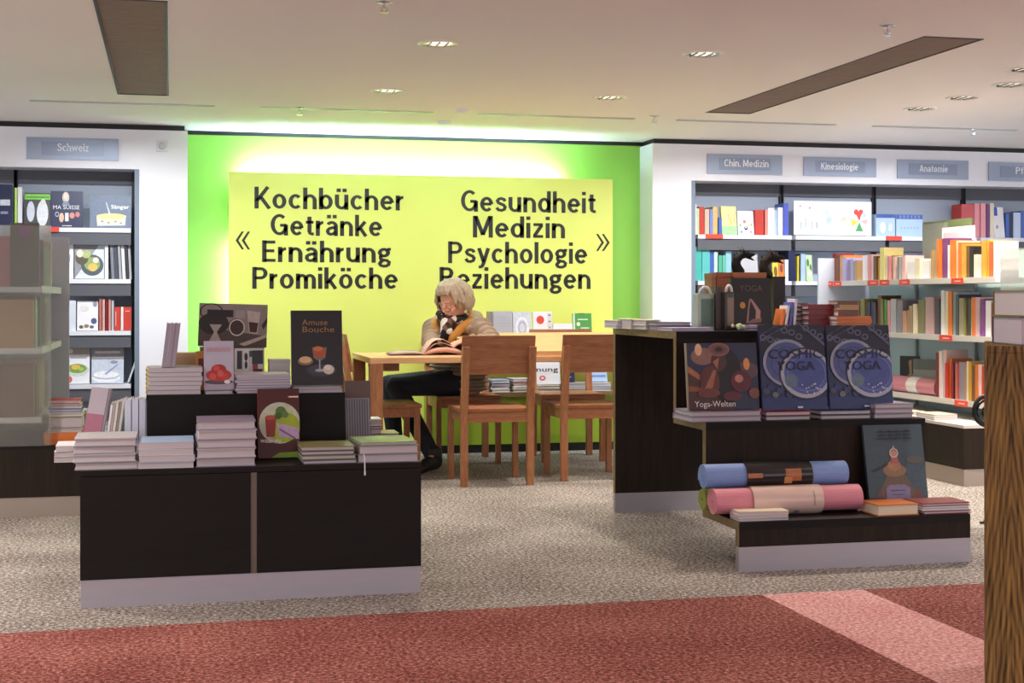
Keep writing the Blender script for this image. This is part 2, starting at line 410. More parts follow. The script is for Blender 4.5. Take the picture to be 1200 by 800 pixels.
def book(W, H, T, col, pos, mode='spine', rz=0.0, lean=0.0, roll=0.0, label=None, group=None, spine=None, pages=None,
         hard=True, deco=None, titles=None, sp='l', name='book', cat='book', rough=0.38, ribbon=False):
    """W spine to fore-edge, H head to tail, T thickness"""
    if mode == 'face': mp = lambda a, b, c: (a - W / 2, c, b)
    elif mode == 'spine': mp = lambda a, b, c: (c - T / 2, a, b)
    elif sp == 'l': mp = lambda a, b, c: (a - W / 2, b - H / 2, T - c)
    elif sp == 'r': mp = lambda a, b, c: (W / 2 - a, b - H / 2, T - c)
    elif sp == 'f': mp = lambda a, b, c: (b - H / 2, a - W / 2, T - c)
    else: mp = lambda a, b, c: (b - H / 2, W / 2 - a, T - c)
    def bb(bm, a0, a1, b0, b1, c0, c1):
        p, q = mp(a0, b0, c0), mp(a1, b1, c1)
        box(bm, min(p[0], q[0]), max(p[0], q[0]), min(p[1], q[1]), max(p[1], q[1]), min(p[2], q[2]), max(p[2], q[2]))
    th = min(0.0036 if hard else 0.0012, T * 0.2); ins = 0.004 if hard else 0.0008
    root = thing(name, label, cat, (0, 0, 0), 0, group)
    m = mat(col, rough, 0.07, 18) if isinstance(col, (str, tuple)) else col
    bm = bmesh.new()
    bb(bm, 0, W, 0, H, 0, th); bb(bm, 0, W, 0, H, T - th, T)
    if spine is None: bb(bm, 0, th, 0, H, th, T - th)
    obj('cover', bm, m, root, recalc=False)
    if spine is not None:
        bm = bmesh.new(); bb(bm, -0.0006, th, 0, H, 0.0004, T - 0.0004)
        obj('spine', bm, mat(spine, rough, 0.07, 18), root, recalc=False)
    bm = bmesh.new(); bb(bm, th, W - ins, ins, H - ins, th, T - th)
    obj('page_block', bm, pages or M_page, root, recalc=False)
    if deco:
        bm, ms, _ = deco_mesh(deco, W, H); tag(obj('cover_picture', bm, ms, root, recalc=False), kind='stuff')
    if titles:
        bm = bmesh.new(); ms = []
        for (s, u, v, wu, cv, h, b) in titles:
            mm = mat(h, 0.4, 0.05, 40)
            if mm not in ms: ms.append(mm)
            put_text(bm, s, (u - 0.5) * W, -0.0075 if False else -0.006, v * H, wu * W, cv * H, b, ms.index(mm))
        # lettering lies just proud of the printed picture
        for vtx in bm.verts: vtx.co.y = -0.0009 - 0.00025 * ((len(deco) if deco else 0) + 2)
        obj('title', bm, ms, root, recalc=False)
    dz = T * math.sin(lean) if (mode == 'face' and lean > 0) else 0.0
    L = Matrix.Rotation(-lean, 4, 'X')
    if mode == 'spine' and roll:
        dz = T / 2 * abs(math.sin(roll))
    root.matrix_world = Matrix.Translation((pos[0], pos[1], pos[2] + dz)) @ Matrix.Rotation(rz, 4, 'Z') @ Matrix.Rotation(roll, 4, 'Y') @ L
    return root

CN = {'white': '#e6e6ea', 'cream': '#e3d8bd', 'grey': '#8e8c90', 'silver grey': '#b6b5ba', 'dark grey': '#46464a', 'black': '#17171a', 'red': '#c03a2c', 'dark red': '#7e2226',
      'pink': '#d9919a', 'pale pink': '#e6c3c0', 'orange': '#d8742b', 'tan': '#b88f5e', 'brown': '#6e4a30', 'yellow': '#dcc53e', 'pale yellow': '#e8dd93', 'green': '#4f9a4a',
      'pale green': '#b9d6a2', 'olive': '#7c7a4a', 'teal': '#46b0a4', 'pale blue': '#a9c3e2', 'blue': '#3e63b4', 'navy': '#232b4e', 'purple': '#6d3a78', 'lavender': '#a79bc4',
      'terracotta': '#a4512f', 'gold': '#c49a3c', 'light green': '#b4e06a', 'violet grey': '#8d8399'}

def row(lst, Yf, z, shelf, group, depth=0.16):
    """upright books on a wall shelf, listed from left; spine 's' or cover 'f' to the front"""
    n = 0
    for it in lst:
        px0, px1, pt, cn, kind = it[:5]; kw = it[5] if len(it) > 5 else {}
        n += 1
        x0, x1 = XA(px0, Yf), XA(px1, Yf)
        h = ZA((px0 + px1) / 2, pt, Yf) - z
        desc = kw.pop('desc', None) or {'s': cn + ' book', 'f': cn + ' book shown cover out', 'b': cn + ' boxed set'}[kind]
        lab = kw.pop('label', None) or '%s, %s from left on %s' % (desc, ORD[n - 1], shelf)
        nm = kw.pop('name', 'book'); ct = kw.pop('cat', 'book')
        if kind == 's':
            T = max(0.006, (x1 - x0) - 0.0015)
            kw.setdefault('spine', None)
            book(depth * random.uniform(0.9, 1.05), h, T, CN[cn], ((x0 + x1) / 2, Yf + random.uniform(0, 0.02), z), 'spine', label=lab, group=group, name=nm, cat=ct, **kw)
        else:
            T = kw.pop('T', 0.022 if kind == 'f' else 0.1)
            a = kw.pop('lean', 0.13 if kind == 'f' else 0.0)
            book(x1 - x0 - 0.002, h / math.cos(a), T, CN[cn], ((x0 + x1) / 2, Yf, z), 'face', lean=a, label=lab, group=group, name=nm, cat=ct, **kw)

def stack(px0, px1, Yf, z, cols, th, depth, what, where, group, sp='b', jit=0.03, hard=True, pages=None, ribbon=False, X0=None, X1=None, rz=0.0, capped=None):
    """books lying on each other; cols from the bottom up; returns the height"""
    x0 = XA(px0, Yf) if X0 is None else X0; x1 = XA(px1, Yf) if X1 is None else X1
    n = len(cols); zz = z
    for k, cn in enumerate(cols):
        o = n - 1 - k
        pos = 'topmost' if o == 0 else ('lowest' if k == 0 else ORD[o] + ' from top')
        if n == 1: lab = '%s %s lying flat %s' % (cn, what, where)
        else: lab = '%s %s, %s in the stack %s' % (cn, what, pos, where)
        t = th[k] if isinstance(th, (list, tuple)) else th
        W_, H_ = (depth, x1 - x0) if sp in 'fb' else (x1 - x0, depth)
        book(W_ * random.uniform(0.97, 1.0), H_ * random.uniform(0.97, 1.0), t - 0.0006, CN[cn],
             ((x0 + x1) / 2 + random.uniform(-1, 1) * 0.004, Yf + depth / 2 + random.uniform(0, 0.006), zz), 'flat', rz=rz + random.uniform(-jit, jit),
             label=lab, group=group, sp=sp, hard=hard, pages=pages)
        zz += t
    return zz

# ================================================================== THE ROOM
XL, XR, YB = -5.0, 9.0, -4.0
M_carpet = speckle('grey_carpet', ['#3c3833', '#857e78', '#d6d1cc'], (0.43, 0.56, 0.67), 70)
M_carpet_red = speckle('red_carpet', ['#451f1c', '#854843', '#c99488'], (0.43, 0.56, 0.69), 70)
M_carpet_pink = speckle('pink_carpet', ['#a65e5e', '#d79a98', '#f4d8d4'], (0.42, 0.55, 0.69), 70)
SX0, SX1 = 2.14, 2.55
floor = bxo('floor', XL, XR, 5.0, 10.6, -0.06, 0.0, M_carpet); tag(floor, 'grey flecked carpet floor of the bookshop', kind='structure')
bm = bmesh.new(); box(bm, XL, SX0, YB, 5.0, -0.06, 0.0); box(bm, SX1, XR, YB, 5.0, -0.06, 0.0)
obj('red_carpet', bm, M_carpet_red, floor, recalc=False)
bxo('pink_carpet_stripe', SX0, SX1, YB, 5.0, -0.06, 0.0, M_carpet_pink, floor)
# ceiling with two grille openings
V1 = (-0.305, -0.01, 5.97, 8.76); V2 = (3.35, 3.66, 5.97, 8.75)
bm = bmesh.new()
xs = [XL, V1[0], V1[1], V2[0], V2[1], XR]
box(bm, XL, XR, YB, 5.97, CEIL, CEIL + 0.06); box(bm, XL, XR, 8.755, 10.6, CEIL, CEIL + 0.06)
for a, b in ((0, 1), (2, 3), (4, 5)): box(bm, xs[a], xs[b], 5.97, 8.755, CEIL, CEIL + 0.06)
ceiling = obj('ceiling', bm, M_ceil, recalc=False); tag(ceiling, 'plain off-white ceiling with recessed lights', kind='structure')
tag(bxo('wall_back', XL, XR, WALLY, WALLY + 0.1, 0, CEIL - 0.028, M_green), 'bright green wall behind the yellow sign', kind='structure')
tag(bxo('trim_1', XL, XR, WALLY - 0.004, WALLY + 0.1, CEIL - 0.028, CEIL, M_black), 'black shadow gap along the top of the wall', kind='structure')
# white portals round the wall bookcases
LPX = 0.114; LOX = -0.21; RPX = 3.503; ROX = 3.81; OPZ = 1.99; PTZ = 2.262
bm = bmesh.new()
box(bm, LOX, LPX, PORY, WALLY, 0, PTZ); box(bm, XL, LOX, PORY, WALLY, OPZ, PTZ); box(bm, XL, -1.845, PORY, WALLY, 0, OPZ)
tag(obj('wall_portal_left', bm, M_white, recalc=False), 'white wall framing the left wall bookcase', kind='structure')
bm = bmesh.new()
box(bm, RPX, ROX, PORY, WALLY, 0, PTZ); box(bm, ROX, XR, PORY, WALLY, OPZ, PTZ); box(bm, 7.035, XR, PORY, WALLY, 0, OPZ)
tag(obj('wall_portal_right', bm, M_white, recalc=False), 'white wall framing the right wall bookcase', kind='structure')
tag(bxo('trim_2', XL, LPX - 0.02, PORY + 0.03, WALLY - 0.01, PTZ, CEIL, M_black), 'black shadow gap above the left portal', kind='structure')
tag(bxo('trim_3', RPX + 0.02, XR, PORY + 0.03, WALLY - 0.01, PTZ, CEIL, M_black), 'black shadow gap above the right portal', kind='structure')

# ------------------------------------------------------------------ ceiling fittings
def spot(px, py, lab=None, XY=None, power=1.0, tint='#fff0e0'):
    x, y = XY or GP(px, py, CEIL)
    t = thing('ceiling_downlight', lab or 'round recessed downlight with bright metal reflector, beyond the front of the picture', 'ceiling light', (x, y, CEIL), 0, 'ceiling downlights')
    bm = bmesh.new(); lathe(bm, [(0.085, 0.0), (0.103, 0.0), (0.103, -0.005), (0.085, -0.007), (0.085, 0.0)], 32)
    obj('trim_ring', bm, mat('#f0ece0', 0.4, 0.02, 10), t, True)
    bm = bmesh.new(); rr = lathe(bm, [(0.085, -0.003), (0.078, -0.0025), (0.06, -0.001)], 32)
    obj('reflector', bm, M_chrome, t, True)
    bm = bmesh.new(); c = [bm.verts.new((0.06 * math.cos(k * math.pi / 16), 0.06 * math.sin(k * math.pi / 16), -0.001)) for k in range(32)]
    bm.faces.new(c[::-1]); obj('lamp', bm, glow('lamp_glow', tint, 0.7), t, recalc=False)
    bm = bmesh.new()
    for k in range(3):
        box(bm, -0.05 + 0.04 * k, -0.046 + 0.04 * k, -0.055, 0.055, -0.009, -0.002)
    obj('louvre', bm, mat('#6a6560', 0.3, 0.05, 20, metal=0.8), t, recalc=False)
    ld = bpy.data.lights.new('downlight_lamp', 'SPOT'); ld.energy = power * SPOT_W; ld.spot_size = R(118); ld.spot_blend = 0.8; ld.shadow_soft_size = 0.06
    ld.color = lin(tint)
    lo = bpy.data.objects.new('downlight_lamp', ld); COL.objects.link(lo); lo.parent = t; lo.location = (0, 0, -0.03)
spot(515, 51, 'recessed downlight nearest above the Kochbücher column of the sign', power=0.7)
spot(824, 63, 'recessed downlight left of the slanting brown ceiling grille')
spot(455, 106, 'smaller-looking recessed downlight farther back above the sign centre')
spot(714, 114, 'recessed downlight above the right end of the yellow sign')
spot(1078, 127, 'farthest of the three recessed downlights at the right')
spot(1129, 114, 'middle one of the three recessed downlights at the right')
spot(1184, 99, 'nearest of the three recessed downlights at the right edge')
for x_, y_, p_ in ((-1.5, 6.3, 2.0), (-2.2, 8.3, 1.0), (4.35, 6.7, 2.2), (5.9, 6.4, 1.0), (-1.2, 4.6, 1.6), (1.4, 3.6, 0.6), (4.1, 4.2, 0.9), (-1.6, 1.6, 2.0), (1.0, 1.8, 1.6), (3.6, 1.6, 1.6), (6.4, 2.6, 1.8), (0.2, -1.2, 2.0), (3.0, -1.2, 2.0)):
    spot(0, 0, XY=(x_, y_), power=p_)

def grille(v, lab):
    x0, x1, y0, y1 = v
    t = thing('ceiling_grille', lab, 'grille', ((x0 + x1) / 2, (y0 + y1) / 2, CEIL), 0)
    hx, hy = (x1 - x0) / 2 - 0.001, (y1 - y0) / 2 - 0.008
    bm = bmesh.new()
    for a in ((-hx, -hx + 0.012, -hy, hy), (hx - 0.012, hx, -hy, hy), (-hx, hx, -hy, -hy + 0.012), (-hx, hx, hy - 0.012, hy)):
        box(bm, a[0], a[1], a[2], a[3], -0.002, 0.05)
    obj('grille_frame', bm, mat('#2a2420', 0.5, 0.05, 10), t, recalc=False)
    bxo('duct_back', -hx, hx, -hy, hy, 0.05, 0.058, mat('#2a221c', 0.7, 0.05, 10), t)
    bm = bmesh.new(); n = 130
    for k in range(n):
        y = -hy + 0.014 + (2 * hy - 0.03) * k / n
        box(bm, -hx + 0.012, hx - 0.012, y, y + 0.014, 0.001, 0.012)
    tag(obj('slats', bm, M_grille, t, recalc=False), kind='stuff')
grille(V1, 'brown slatted air grille running straight back in the ceiling, left')
grille(V2, 'brown slatted air grille seen slanting in the ceiling, right')

for i, (a, b, ya, yb) in enumerate(((35, 252, 117, 124), (305, 508, 125, 131), (560, 745, 133, 138), (797, 978, 139, 146), (1020, 1188, 148, 153))):
    xa, y1 = GP(a, ya, CEIL); xb, y2 = GP(b, yb, CEIL); Y = 9.14
    t = thing('linear_ceiling_light', 'thin linear slot light in the ceiling, %s from left' % ORD[i], 'ceiling light', ((xa + xb) / 2, Y, CEIL), 0, 'linear slot lights along the ceiling')
    hw = (xb - xa) / 2
    bm = bmesh.new(); box(bm, -hw, hw, -0.022, -0.012, -0.006, 0.0); box(bm, -hw, hw, 0.012, 0.022, -0.006, 0.0)
    box(bm, -hw, -hw + 0.01, -0.012, 0.012, -0.006, 0); box(bm, hw - 0.01, hw, -0.012, 0.012, -0.006, 0)
    obj('slot_frame', bm, mat('#b9bcb4', 0.35, 0.03, 10, metal=0.6), t, recalc=False)
    bxo('diffuser', -hw + 0.01, hw - 0.01, -0.012, 0.012, -0.002, -0.0005, glow('slot_glow', '#e6f0e4', 0.12), t)
    ld = bpy.data.lights.new('slot_lamp', 'AREA'); ld.shape = 'RECTANGLE'; ld.size = hw * 2 - 0.05; ld.size_y = 0.03; ld.energy = WASH_W * (1.0 if i in (0, 3, 4) else 0.55)
    ld.color = (0.92, 0.95, 1.0)
    lo = bpy.data.objects.new('slot_lamp', ld); COL.objects.link(lo); lo.parent = t; lo.location = (0, 0.02, -0.025); lo.rotation_euler = (R(32), 0, 0); ld.spread = R(108)

def sprinkler(px, py, lab):
    x, y = GP(px, py, CEIL)
    t = thing('sprinkler_head', lab, 'sprinkler', (x, y, CEIL), 0, 'ceiling sprinklers')
    bm = bmesh.new(); lathe(bm, [(0.0, 0), (0.035, 0), (0.035, -0.004), (0.012, -0.008), (0.0, -0.008)], 20); obj('rosette', bm, M_chrome, t, True)
    bm = bmesh.new(); tube(bm, [(0, 0, -0.006), (0, 0, -0.03)], 0.006); tube(bm, [(-0.012, 0, -0.012), (-0.014, 0, -0.03), (0, 0, -0.042)], 0.0025); tube(bm, [(0.012, 0, -0.012), (0.014, 0, -0.03), (0, 0, -0.042)], 0.0025)
    obj('nozzle', bm, M_chrome, t)
    bm = bmesh.new(); lathe(bm, [(0, -0.042), (0.018, -0.043), (0.018, -0.045), (0, -0.045)], 16); obj('deflector', bm, M_chrome, t)
sprinkler(450, 2, 'metal sprinkler head at the top edge above the sign')
sprinkler(1040, 30, 'metal sprinkler head above the slanting ceiling grille')
sprinkler(767, 136, 'small far sprinkler head above the corner of the green wall')
sprinkler(351, 126, 'small far sprinkler head beside the second slot light')
sprinkler(1140, 151, 'small far sprinkler head beside the last slot light')
for px, py, lab in ((541, 128, 'flat white smoke detector between the slot lights'), (520, 142, 'small white ceiling disc close to the green wall')):
    x, y = GP(px, py, CEIL); t = thing('smoke_detector', lab, 'detector', (x, y, CEIL))
    bm = bmesh.new(); lathe(bm, [(0, 0), (0.05, 0), (0.05, -0.006), (0.0, -0.006)], 24); obj('base', bm, M_white, t)
    bm = bmesh.new(); lathe(bm, [(0.04, -0.006), (0.036, -0.02), (0.0, -0.022)], 24); obj('cap', bm, M_white, t, True)

# ------------------------------------------------------------------ yellow sign with the halo lamps behind it
SY = 10.40; sx0, sx1 = XA(268, SY), XA(718, SY); sz1 = ZA(268, 201, SY)
sign = thing('yellow_sign', 'large yellow wall panel with black German department names', 'sign', ((sx0 + sx1) / 2, SY, 0))
ox = (sx0 + sx1) / 2
bxo('panel', sx0 - ox, sx1 - ox, 0, 0.02, 0.002, sz1, M_yellow, sign)
for xx in (sx0 + 0.35, ox, sx1 - 0.35): bxo('standoff', xx - ox - 0.03, xx - ox + 0.03, 0.02, WALLY - SY - 0.001, 0.3, 1.2, M_white, sign)
def sign_text(s, p0, p1, base):
    pc = (p0 + p1) / 2; x0, x1 = XA(p0, SY), XA(p1, SY)
    z = ZA(pc, base, SY); cap = ZA(pc, base - 25.2, SY) - z
    bm = bmesh.new(); stroke_text(bm, s, (x0 + x1) / 2 - ox, -0.002, z, x1 - x0, cap)
    obj('lettering', bm, M_ink, sign, recalc=False)
for a in (('Kochbücher', 298, 473, 245.4), ('Getränke', 317, 447.5, 276.3), ('Ernährung', 307, 458, 307.3), ('Promiköche', 295.5, 466, 338.3),
          ('Gesundheit', 540, 698, 248.8), ('Medizin', 554, 662, 278.6), ('Psychologie', 525, 688, 308.6), ('Beziehungen', 515, 692, 338.4)):
    sign_text(*a)
for p0, p1, top, bot, flip in ((276, 293, 271, 292, 1), (698.5, 714.5, 274, 294, -1)):
    bm = bmesh.new(); x0, x1 = XA(p0, SY) - ox, XA(p1, SY) - ox; z1, z0 = ZA(p0, top, SY), ZA(p0, bot, SY); zm = (z0 + z1) / 2; w_ = (x1 - x0) * 0.58; k = 0.016
    for off in (0, (x1 - x0) - w_):
        tip, end = (x0 + off, x0 + off + w_) if flip == 1 else (x1 - off, x1 - off - w_)
        d = k * flip
        for ze in (z1, z0):
            q = [(tip, zm), (tip + d * 1.3, zm), (end, ze), (end - d, ze)]
            fc = bm.faces.new([bm.verts.new((p[0], -0.002, p[1])) for p in q]); fc.normal_update()
            if fc.normal.y > 0: fc.normal_flip()
    obj('chevron', bm, M_ink, sign, recalc=False)
M_halo = glow('halo_tube', (0.72, 0.95, 1.3), HALO_E)
t = thing('halo_tube', 'fluorescent tubes hidden behind the top of the yellow sign', 'lamp', (ox, SY + 0.06, sz1 - 0.06))
hw = (sx1 - sx0) / 2
bm = bmesh.new(); tube(bm, [(-hw + 0.12, 0, 0.03), (hw - 0.42, 0, 0.03)], 0.013, 10); obj('tube', bm, M_halo, t)
bm = bmesh.new(); box(bm, -hw + 0.1, hw - 0.4, -0.02, 0.02, -0.01, 0.012); obj('tube_holder', bm, M_white, t)
t = thing('halo_tube', 'fluorescent tube upright behind the left edge of the yellow sign', 'lamp', (sx0 + 0.05, SY + 0.06, 0.0))
bm = bmesh.new(); tube(bm, [(0, 0, 0.3), (0, 0, 1.5)], 0.012, 10); obj('tube', bm, glow('halo_tube_side', (0.72, 0.95, 1.3), HALO_E * 0.22), t)
bm = bmesh.new(); box(bm, 0.015, 0.03, -0.02, 0.02, 0.0, 1.6); obj('tube_holder', bm, M_white, t)

# ------------------------------------------------------------------ wall bookcases behind the portals
BKY = 10.50
SHZ = [1.585, 1.235, 0.88, 0.515, 0.16]
def bay(x0, x1, lab, tags):
    t = thing('wall_bookcase', lab, 'bookcase', ((x0 + x1) / 2, PORY, 0), 0, 'wall bookcase bays')
    hw = (x1 - x0) / 2
    bxo('back_panel', -hw + 0.012, hw - 0.012, BKY - PORY, BKY - PORY + 0.02, 0.0, 1.9, M_shelf_grey, t)
    bxo('fascia', -hw + 0.012, hw - 0.012, BKY - PORY - 0.02, BKY - PORY + 0.02, 1.9, 2.2, M_shelf_dark, t)
    for s in (-1, 1): bxo('upright', s * hw - 0.011, s * hw + 0.011, BKY - PORY - 0.03, BKY - PORY + 0.02, 0.0, 2.2, M_black, t)
    for i, z in enumerate(SHZ):
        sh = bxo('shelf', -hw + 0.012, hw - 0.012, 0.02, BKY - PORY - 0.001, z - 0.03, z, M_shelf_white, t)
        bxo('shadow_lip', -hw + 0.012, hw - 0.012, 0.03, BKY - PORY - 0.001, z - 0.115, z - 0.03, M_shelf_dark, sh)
        for (row_i, xa, xb) in tags:
            if row_i == i: bxo('red_label', xa - (x0 + x1) / 2, xb - (x0 + x1) / 2, 0.014, 0.02, z - 0.03, z + 0.004, M_redtag, sh)
    bxo('plinth', -hw + 0.012, hw - 0.012, 0.06, BKY - PORY - 0.001, 0.0, 0.1, M_black, t)
    if abs(x1 + 0.255) < 1e-6: bay_end(-0.242, LOX - 0.001, t)
    if abs(x0 - 3.86) < 1e-6: bay_end(ROX + 0.001, 3.847, t)
def bay_end(x0, x1, t):
    bxo('end_panel', x0 - t.location.x, x1 - t.location.x, 0.012, BKY - PORY + 0.02, 0.0, OPZ - 0.001, mat('#7b8896', 0.45, 0.03, 5), t)
bay(-1.04, -0.255, 'grey wall bookcase bay under the Schweiz sign', [(0, XA(55, PORY), XA(69, PORY))])
bay(-1.83, -1.045, 'grey wall bookcase bay left of the Schweiz bay', [])
bay(3.86, 4.645, 'grey wall bookcase bay under the Chin. Medizin sign', [(0, XA(828, PORY), XA(848, PORY)), (1, XA(833, PORY), XA(842, PORY))])
bay(4.655, 5.435, 'grey wall bookcase bay under the Kinesiologie sign', [(0, XA(1040, PORY), XA(1058, PORY))])
bay(5.445, 6.225, 'grey wall bookcase bay under the Anatomie sign', [])
bay(6.235, 7.02, 'grey wall bookcase bay under the sign cut off by the right edge', [])

M_signplate = mat('#9aa4b8', 0.4, 0.04, 6, metal=0.2)
M_signin = mat('#8792a6', 0.35, 0.04, 6, metal=0.2)
def section_sign(p0, p1, y0, y1, txt, t0, t1, tb, lab):
    Y = PORY - 0.012
    x0, x1 = XA(p0, Y), XA(p1, Y); z1 = ZA((p0 + p1) / 2, y0, Y); z0 = ZA((p0 + p1) / 2, y1, Y)
    t = thing('section_sign', lab, 'sign', ((x0 + x1) / 2, PORY - 0.001, z0), 0, 'grey section signs over the bookcases')
    hw = (x1 - x0) / 2; h = z1 - z0
    bxo('plate', -hw, hw, -0.011, 0, 0, h, M_signplate, t)
    bxo('name_strip', -hw * 0.68, hw * 0.68, -0.0135, -0.011, h * 0.2, h * 0.8, M_signin, t)
    tx0, tx1 = XA(t0, Y) - (x0 + x1) / 2, XA(t1, Y) - (x0 + x1) / 2
    bm = bmesh.new(); stroke_text(bm, txt, (tx0 + tx1) / 2, -0.0145, ZA((t0 + t1) / 2, tb, Y) - z0, tx1 - tx0, h * 0.37, 0.07)
    obj('lettering', bm, mat('#f4f5f8', 0.5, 0.02, 20), t, recalc=False)
section_sign(31, 139, 161.5, 187, 'Schweiz', 67, 104, 177.5, 'grey sign reading Schweiz over the left bookcase')
section_sign(829, 917, 181, 204, 'Chin. Medizin', 848.5, 900.5, 195.5, 'grey sign reading Chin. Medizin over the right bookcase')
section_sign(942, 1027, 184.5, 206.5, 'Kinesiologie', 962, 1005.5, 199, 'grey sign reading Kinesiologie over the right bookcase')
section_sign(1052, 1135, 187.5, 209.5, 'Anatomie', 1077.5, 1110.5, 201.5, 'grey sign reading Anatomie over the right bookcase')
section_sign(1159, 1240, 190.5, 212.5, 'Pfl', 1190, 1201, 204, 'grey sign cut off by the right edge of the picture')
# small sensor on the left portal
x, z = XA(190, PORY), ZA(190, 171, PORY)
t = thing('wall_sensor', 'small white sensor plate beside the Schweiz sign', 'sensor', (x, PORY - 0.001, z))
bxo('plate', -0.04, 0.04, -0.008, 0, -0.04, 0.04, mat('#d9d9de', 0.4, 0.02, 10), t, 0.003)
bm = bmesh.new(); bmesh.ops.create_cone(bm, cap_ends=True, segments=20, radius1=0.026, radius2=0.02, depth=0.012, matrix=Matrix.Translation((0, -0.013, 0)) @ Matrix.Rotation(R(90), 4, 'X')); obj('dome', bm, mat('#c6c7cd', 0.3, 0.02, 10), t, True)

# ------------------------------------------------------------------ low shelf unit against the yellow sign
ux0, ux1 = 1.80, 3.40; uy0, uy1 = 10.02, 10.39
t = thing('wall_bench_shelf', 'low two-level shelf with green base standing against the yellow sign', 'shelf', ((ux0 + ux1) / 2, uy0, 0))
hw = (ux1 - ux0) / 2; dp = uy1 - uy0
bxo('base_cabinet', -hw, hw, 0.03, dp, 0.06, 0.40, mat('#8fae28', 0.5, 0.03, 5), t)
bxo('kick_board', -hw + 0.02, hw - 0.02, 0.06, dp, 0.0, 0.06, M_black, t)
bxo('shelf_board', -hw, hw, 0.0, dp, 0.40, 0.43, M_wenge_edge, t)
for s in (-1, 1): bxo('side_panel', s * hw - (0.02 if s > 0 else 0), s * hw + (0.02 if s < 0 else 0), 0.1, dp, 0.43, 0.80, M_table, t)
bxo('top_board', -hw, hw, 0.10, dp, 0.80, 0.825, M_table, t)

# ================================================================== READING TABLE AND CHAIRS
def copy_tree(o, parent=None):
    c = o.copy(); COL.objects.link(c); c.parent = parent
    for ch in list(o.children): copy_tree(ch, c)
    return c
def make_chair(lab):
    """faces +y; seat 0.45 high"""
    t = thing('wooden_chair', lab, 'chair', (0, 0, 0), 0, 'pear wood chairs round the reading table')
    w, d = 0.22, 0.215
    bm = bmesh.new(); box(bm, -w + 0.002, w - 0.002, -d + 0.03, d + 0.01, 0.43, 0.455); obj('seat', bm, M_pear, t, recalc=False, bevel=0.004)
    for s in (-1, 1):
        bm = bmesh.new(); box(bm, min(s * w, s * (w - 0.035)), max(s * w, s * (w - 0.035)), d - 0.035, d, 0, 0.43); obj('leg', bm, M_pear_v, t, recalc=False, bevel=0.003)
        # rear leg and back post in one piece, raked above the seat
        bm = bmesh.new(); xa, xb = sorted((s * w, s * (w - 0.042)))
        prof = [(-d, 0.0), (-d + 0.04, 0.0), (-d + 0.04, 0.45), (-d - 0.03, 0.82), (-d - 0.062, 0.82), (-d - 0.0, 0.43)]
        A = [bm.verts.new((xa, y, z)) for y, z in prof]; B = [bm.verts.new((xb, y, z)) for y, z in prof]
        bm.faces.new(A); bm.faces.new(B[::-1])
        for k in range(len(prof)): bm.faces.new((A[k], A[(k + 1) % 6], B[(k + 1) % 6], B[k]))
        obj('leg', bm, M_pear_v, t, bevel=0.002)
        bxo('side_rail', min(s * (w - 0.008), s * (w - 0.028)), max(s * (w - 0.008), s * (w - 0.028)), -d + 0.04, d - 0.035, 0.375, 0.43, M_pear, t)
    bxo('front_rail', -w + 0.035, w - 0.035, d - 0.028, d - 0.008, 0.375, 0.43, M_pear, t)
    bxo('rear_rail', -w + 0.042, w - 0.042, -d + 0.008, -d + 0.028, 0.375, 0.43, M_pear, t)
    bm = bmesh.new()      # raked back board between z 0.655 and 0.885
    k = 0.07 / 0.37
    yb = lambda z: -d + 0.042 - (z - 0.45) * k
    P = [(yb(0.655), 0.655), (yb(0.655) + 0.018, 0.655), (yb(0.885) + 0.018, 0.885), (yb(0.885), 0.885)]
    A = [bm.verts.new((-w, y, z)) for y, z in P]; B = [bm.verts.new((w, y, z)) for y, z in P]
    bm.faces.new(A); bm.faces.new(B[::-1])
    for i in range(4): bm.faces.new((A[i], A[(i + 1) % 4], B[(i + 1) % 4], B[i]))
    obj('backrest', bm, M_pear, t, bevel=0.003)
    return t
ch0 = make_chair('wooden chair with its back to us, beside the seated woman')
ch0.location = (1.87, 8.465, 0)
def chair(x, y, rz, lab):
    c = copy_tree(ch0); c.location = (x, y, 0); c.rotation_euler.z = rz; c['label'] = lab; return c
chair(2.51, 8.585, 0, 'wooden chair with its back to us, partly behind the black stepped display')
chair(1.275, 8.94, R(-90), 'wooden chair pushed under the left end of the reading table')
chair(1.93, 9.60, R(180), 'wooden chair the woman sits on, far side of table')
chair(2.66, 9.58, R(176), 'wooden chair on the far side of the table, behind the right chair')

TX0, TX1, TY0, TY1, TZ = 1.15, 3.15, 8.50, 9.37, 0.75
t = thing('reading_table', 'long pale wooden reading table with square legs', 'table', ((TX0 + TX1) / 2, (TY0 + TY1) / 2, 0))
hx, hy = (TX1 - TX0) / 2, (TY1 - TY0) / 2
bxo('table_top', -hx, hx, -hy, hy, TZ - 0.035, TZ, M_table, t, 0.002)
for sx in (-1, 1):
    for sy in (-1, 1):
        bxo('leg', min(sx * hx, sx * (hx - 0.078)), max(sx * hx, sx * (hx - 0.078)), min(sy * hy, sy * (hy - 0.078)), max(sy * hy, sy * (hy - 0.078)), 0, TZ - 0.035, M_pear_v, t, 0.002)
bxo('cross_rail', -hx + 0.09, -hx + 0.19, -hy + 0.1, hy - 0.1, TZ - 0.085, TZ - 0.035, M_pear, t)
bxo('cross_rail', hx - 0.19, hx - 0.09, -hy + 0.1, hy - 0.1, TZ - 0.085, TZ - 0.035, M_pear, t)
